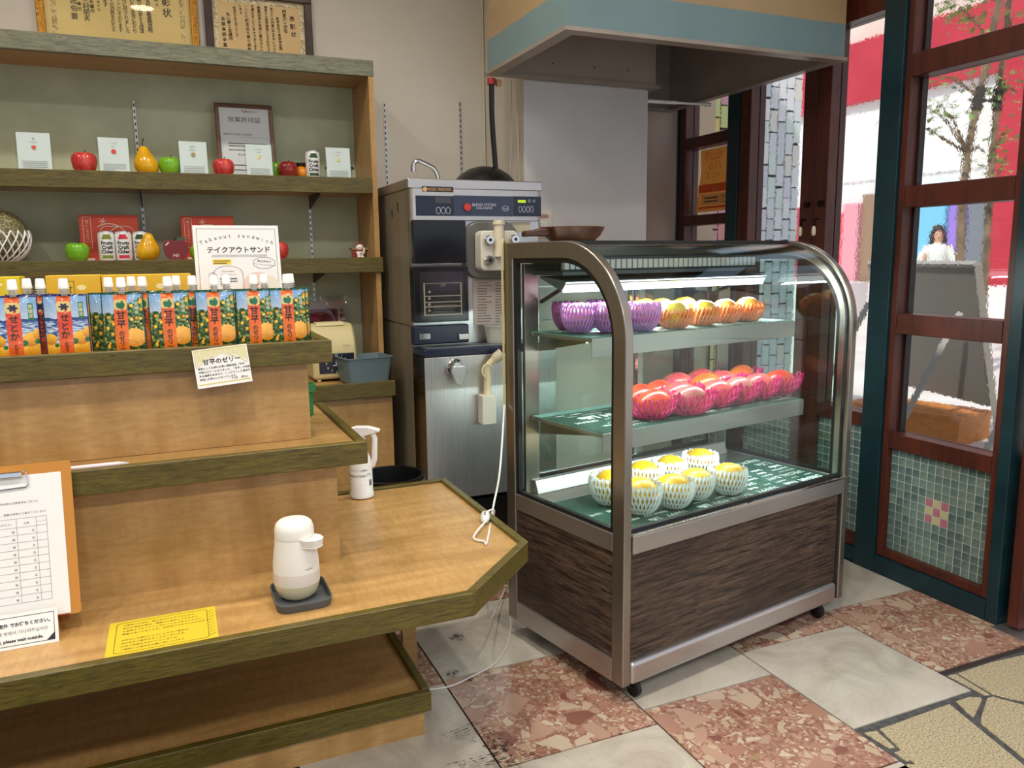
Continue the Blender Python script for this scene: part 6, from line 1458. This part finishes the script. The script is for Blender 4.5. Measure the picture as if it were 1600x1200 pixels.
w = ony(692, 445.8, y); m.text('注意', w.x, w.z-.003, .009, fn=lambda a_, b_: (a_, y, b_)); m.build('warning_print', P('warning_grey', (150, 146, 130), .6), mc, smooth=0)
# dispensing head
c = ony(772, 392, MY-.03); GRY = P('bowl_grey', (104, 102, 98), .3, .3)
m = MB(OM); m.prism([(c.x+x, c.z+z) for x, z in rrect(-.105, .105, -.10, .105, .06, 6)], MY-.012, MY+.0115, 'y'); m.build('head_bowl', GRY, mc, bevel=.006)
m = MB(OM); m.prism([(c.x+x, c.z+z) for x, z in rrect(-.068, .075, -.07, .07, .018, 4)], MY-.075, MY-.0125, 'y'); m.build('head_block', P('block_cream', (208, 206, 192), .35), mc, bevel=.006)
m = MB(OM); m.lathe([(.018, -.02), (.018, .09), (.022, .09), (.022, .100), (.018, .100), (.018, zh0-.004-c.z)], (ony(780, 375, MY-.09).x, MY-.088, c.z), 16); m.build('plunger_pipe', P('pipe_cream', (214, 206, 180), .4), mc)
for px, py in ((764.5, 375), (764.5, 406.6), (804, 374)):
    w = ony(px, py, MY-.09); m = MB(OM); m.lathe([(.006, -.012), (.014, -.012), (.014, .0), (.0165, .002), (.0165, .012), (.010, .014)], (w.x, MY-.09, w.z), 18, 'y'); m.build('head_knob', CHROME, mc)
    m = MB(OM); m.lathe([(.006, -.0125), (0, -.013)], (w.x, MY-.09, w.z), 12, 'y'); m.build('knob_hole', BLACK, mc)
a, b = g(800, 362, MY-.001), g(830, 347, MY-.001); mp('notice_label', P('label_cream', (204, 198, 170), .6), a[0], b[0], MY+.009, MY+.0115, a[1], b[1])
# drip tray and lower cabinet
zt0, zt1 = ony(664, 559, DZ).z, ony(664, 546.5, DZ).z
mp('drip_tray', NAVY, MX0, MX1, DZ-.004, MY+.02, zt0, zt1, .004); 
mp('tray_plate', P('tray_plate', (120, 122, 126), .3, .6), MX0+.012, MX1-.012, DZ+.008, MY-.04, zt1+.0004, zt1+.003)
m = MB(OM)
for px, rx in ((683, .012), (694, .012), (705, .012), (725, .03), (758, .03)):
    w = onz(px, 543.5, zt1+.0035); m.disc((w.x, DZ+.055, zt1+.0034), .012, 16, rx=rx)
m.build('drain_holes', BLACK, mc, smooth=0)
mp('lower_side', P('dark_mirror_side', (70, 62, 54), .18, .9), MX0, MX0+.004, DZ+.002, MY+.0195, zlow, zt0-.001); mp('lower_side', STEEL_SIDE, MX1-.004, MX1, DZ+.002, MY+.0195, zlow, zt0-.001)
mp('lower_panel', STEEL_P, MX0+.0005, MX1-.0005, DZ-.006, DZ+.0015, zlow, zt0-.001, .002)
mp('base_plinth', BLACK, MX0+.03, MX1-.03, DZ+.05, 3.24, 0, zlow-.031); 
for x in (MX0+.07, MX1-.07):
    m = MB(OM); m.lathe([(.02, 0), (.02, .012), (.012, .014), (.012, zlow-.002)], (x, DZ+.025, 0), 14); m.build('machine_foot', RUBBER, mc)
w = ony(712, 582, DZ-.012)
m = MB(OM); m.lathe([(.030, 0), (.030, -.006), (.026, -.01), (.02, -.03), (0, -.031)], (w.x, DZ-.006, w.z+.018), 22, 'y'); m.build('dial', CHROME, mc)
m = MB(OM); m.prism([(w.x+x, w.z+z) for x, z in ((-.022, .028), (.022, .028), (.027, .008), (.012, -.036), (0, -.043), (-.012, -.036), (-.027, .008))], DZ-.054, DZ-.038, 'y'); m.build('dial_grip', P('grip_silver', (200, 202, 202), .2, .6), mc, bevel=.004)
w = ony(764, 640, DZ-.05); hx, hz = w.x, w.z; hs_y = DZ-.034
sh_ = thing('rinse_holder', 'cream rinse hose handle standing in a white holder on the machine front', 'hose holder', (hx, hs_y, hz))
m = MB(); m.box(-.026, .026, -.022, .026, -.052, .050); m.build('holder_box', P('holder_cream', (206, 200, 184), .4), sh_, bevel=.003)
m = MB(); CRP = P('hose_cream', (212, 198, 160), .4); m.tube([(-.0, 0, .03), (.003, 0, .10), (.003, 0, .145), (.010, -.004, .160), (.03, -.012, .178)], [.014, .0125, .012, .012, .013], 12); m.build('rinse_handle', CRP, sh_)
m = MB(); m.tube([(.024, -.010, .172), (.034, -.014, .182), (.052, -.02, .196)], [.015, .019, .019], 14); m.build('spray_head', P('hose_cap', (196, 184, 160), .4), sh_)
m = MB(); m.tube(smooth_path([(-.008, -.012, .112), (-.020, -.014, .128), (-.018, -.014, .150), (.0, -.014, .160), (.012, -.014, .150)]), .0032, 6); m.build('hose_loop', CRP, sh_)
# tub on the drip tray
w = onz(779, 543, zt1+.004)
cp = thing('plastic_tub', 'translucent plastic tub on the drip tray of the soft-serve machine', 'tub', (ony(779, 540, DZ+.07).x, DZ+.07, zt1+.0035)); m = MB(); m.lathe([(.042, 0), (.050, .058), (.053, .058), (.053, .062), (.049, .062), (.041, .002), (0, .002)], n=26); m.build('tub_body', NT('milky_plastic').out(S((222, 222, 214)), .3, 0, Transmission_Weight=.6), cp)
m = MB(); m.lathe([(0, .0025), (.0405, .0025), (.0415, .013), (0, .013)], n=24); m.build('cream', P('cream_liquid', (232, 224, 196), .3), cp)
# black lid, faucet, hanging black hose
w = ony(757, 281, 2.92); ld = thing('black_lid', 'black domed hopper lid on top of the soft-serve machine', 'lid', (w.x, 2.92, ztop+.0008))
m = MB(); m.lathe([(.118, 0), (.120, .012), (.110, .024), (.095, .040), (.06, .062), (.02, .072), (0, .073)], n=32); m.build('dome', BLACK, ld)
m = MB(); m.box(.07, .155, -.05, .03, .0, .016); m.build('grip', BLACK, ld, bevel=.006)
a, b = ony(684, 279, 2.98), ony(653, 258, 2.98); fc_ = thing('faucet', 'small chrome swivel faucet rising behind the soft-serve machine top', 'faucet', (a.x, 2.98, ztop+.0008)); zz = ztop
m = MB(); tz = ony(675, 265, 2.98).z-zz; te = ony(650, 254, 2.98); ex = te.x-a.x; ez = te.z-zz
m.tube(smooth_path([(0, 0, .01), (0, 0, tz*.6), (-.012, 0, tz), (-.03, 0, tz+.012), (ex*.8, 0, ez+.004), (ex+.008, 0, ez+.006), (ex-.008, 0, ez-.004), (ex-.011, 0, ez-.020)], 6), .0085, 12); m.build('spout', CHROME, fc_)
m = MB(); m.lathe([(.016, 0), (.016, .006), (.011, .008), (.011, .016)], n=16); m.build('base', CHROME, fc_); m = MB(); m.lathe([(.0105, -.034), (.0105, -.016)], (ex-.011, 0, ez), 14); m.build('aerator', CHROME, fc_)
m = MB(); m.tube([(.03, 0, .0), (.034, 0, .010), (.024, 0, .018)], .006, 8); m.build('tap_lever', CHROME, fc_)
h0, h1 = ony(768, 127, 2.84), ony(776, 277, 2.90)
bh = thing('hanging_hose', 'black hose hanging from the hood corner down to the machine lid', 'hose', (h1.x, h1.y, h1.z)); m = MB((h1.x, h1.y, h1.z)); m.tube(smooth_path([h0+Vector((0, 0, .0)), h0.lerp(h1, .4)-Vector((.006, 0, 0)), h0.lerp(h1, .8)-Vector((.003, 0, 0)), h1-Vector((0, 0, .02))]), .010, 10); m.build('hose', BLACK, bh)
m = MB((h1.x, h1.y, h1.z)); m.lathe([(.016, -.012), (.016, .01)], (h0.x, h0.y, h0.z), 12); m.build('red_collar', P('collar_red', (150, 40, 44), .5), bh)
m = MB((h1.x, h1.y, h1.z)); m.box(h0.x+.018, h0.x+.036, h0.y-.012, h0.y+.006, h0.z-.016, h0.z+.006); m.build('tape_tab', P('tape_tan', (196, 150, 104), .6), bh)
# thin wires and the socket by the white board
for px0, px1, lab, c in ((803, 811, 'thin yellowish wire running down the pillar beside the white board', (206, 190, 140)), (799, 796, 'thin grey wire running down the pillar beside the white board', (170, 164, 152))):
    a, b = ony(px0, 125, 2.882), ony(px1, 285, 2.882); o = thing('wall_wire', lab, 'wire', tuple(b)); m = MB(b); m.tube([a, a.lerp(b, .5)+Vector((.006, 0, 0)), b, b-Vector((0, 0, .3))], .0016, 5); m.build('wire', P('wire_'+str(c[0]), c, .5), o)
a, b = ony(831, 372, 2.878), ony(861, 329, 2.878); o = thing('wall_socket', 'cream wall socket plate half hidden behind the soft-serve machine', 'socket', ((a.x+b.x)/2, 2.8785, (a.z+b.z)/2)); w2, h2 = (b.x-a.x)/2, (b.z-a.z)/2
m = MB(); m.box(-w2, w2, -.009, 0, -h2, h2); m.build('plate', P('socket_cream', (210, 204, 184), .4), o, bevel=.003)
m = MB(); m.box(-w2*.3, w2*.5, -.016, -.0092, -.012, .012); m.build('plug', P('socket_white', (220, 218, 210), .4), o, bevel=.003); m = MB(); m.box(-w2*.5, w2*.6, -.0105, -.0092, h2*.45, h2*.7); m.build('socket_label', P('socket_label', (170, 130, 120), .6), o, smooth=0)
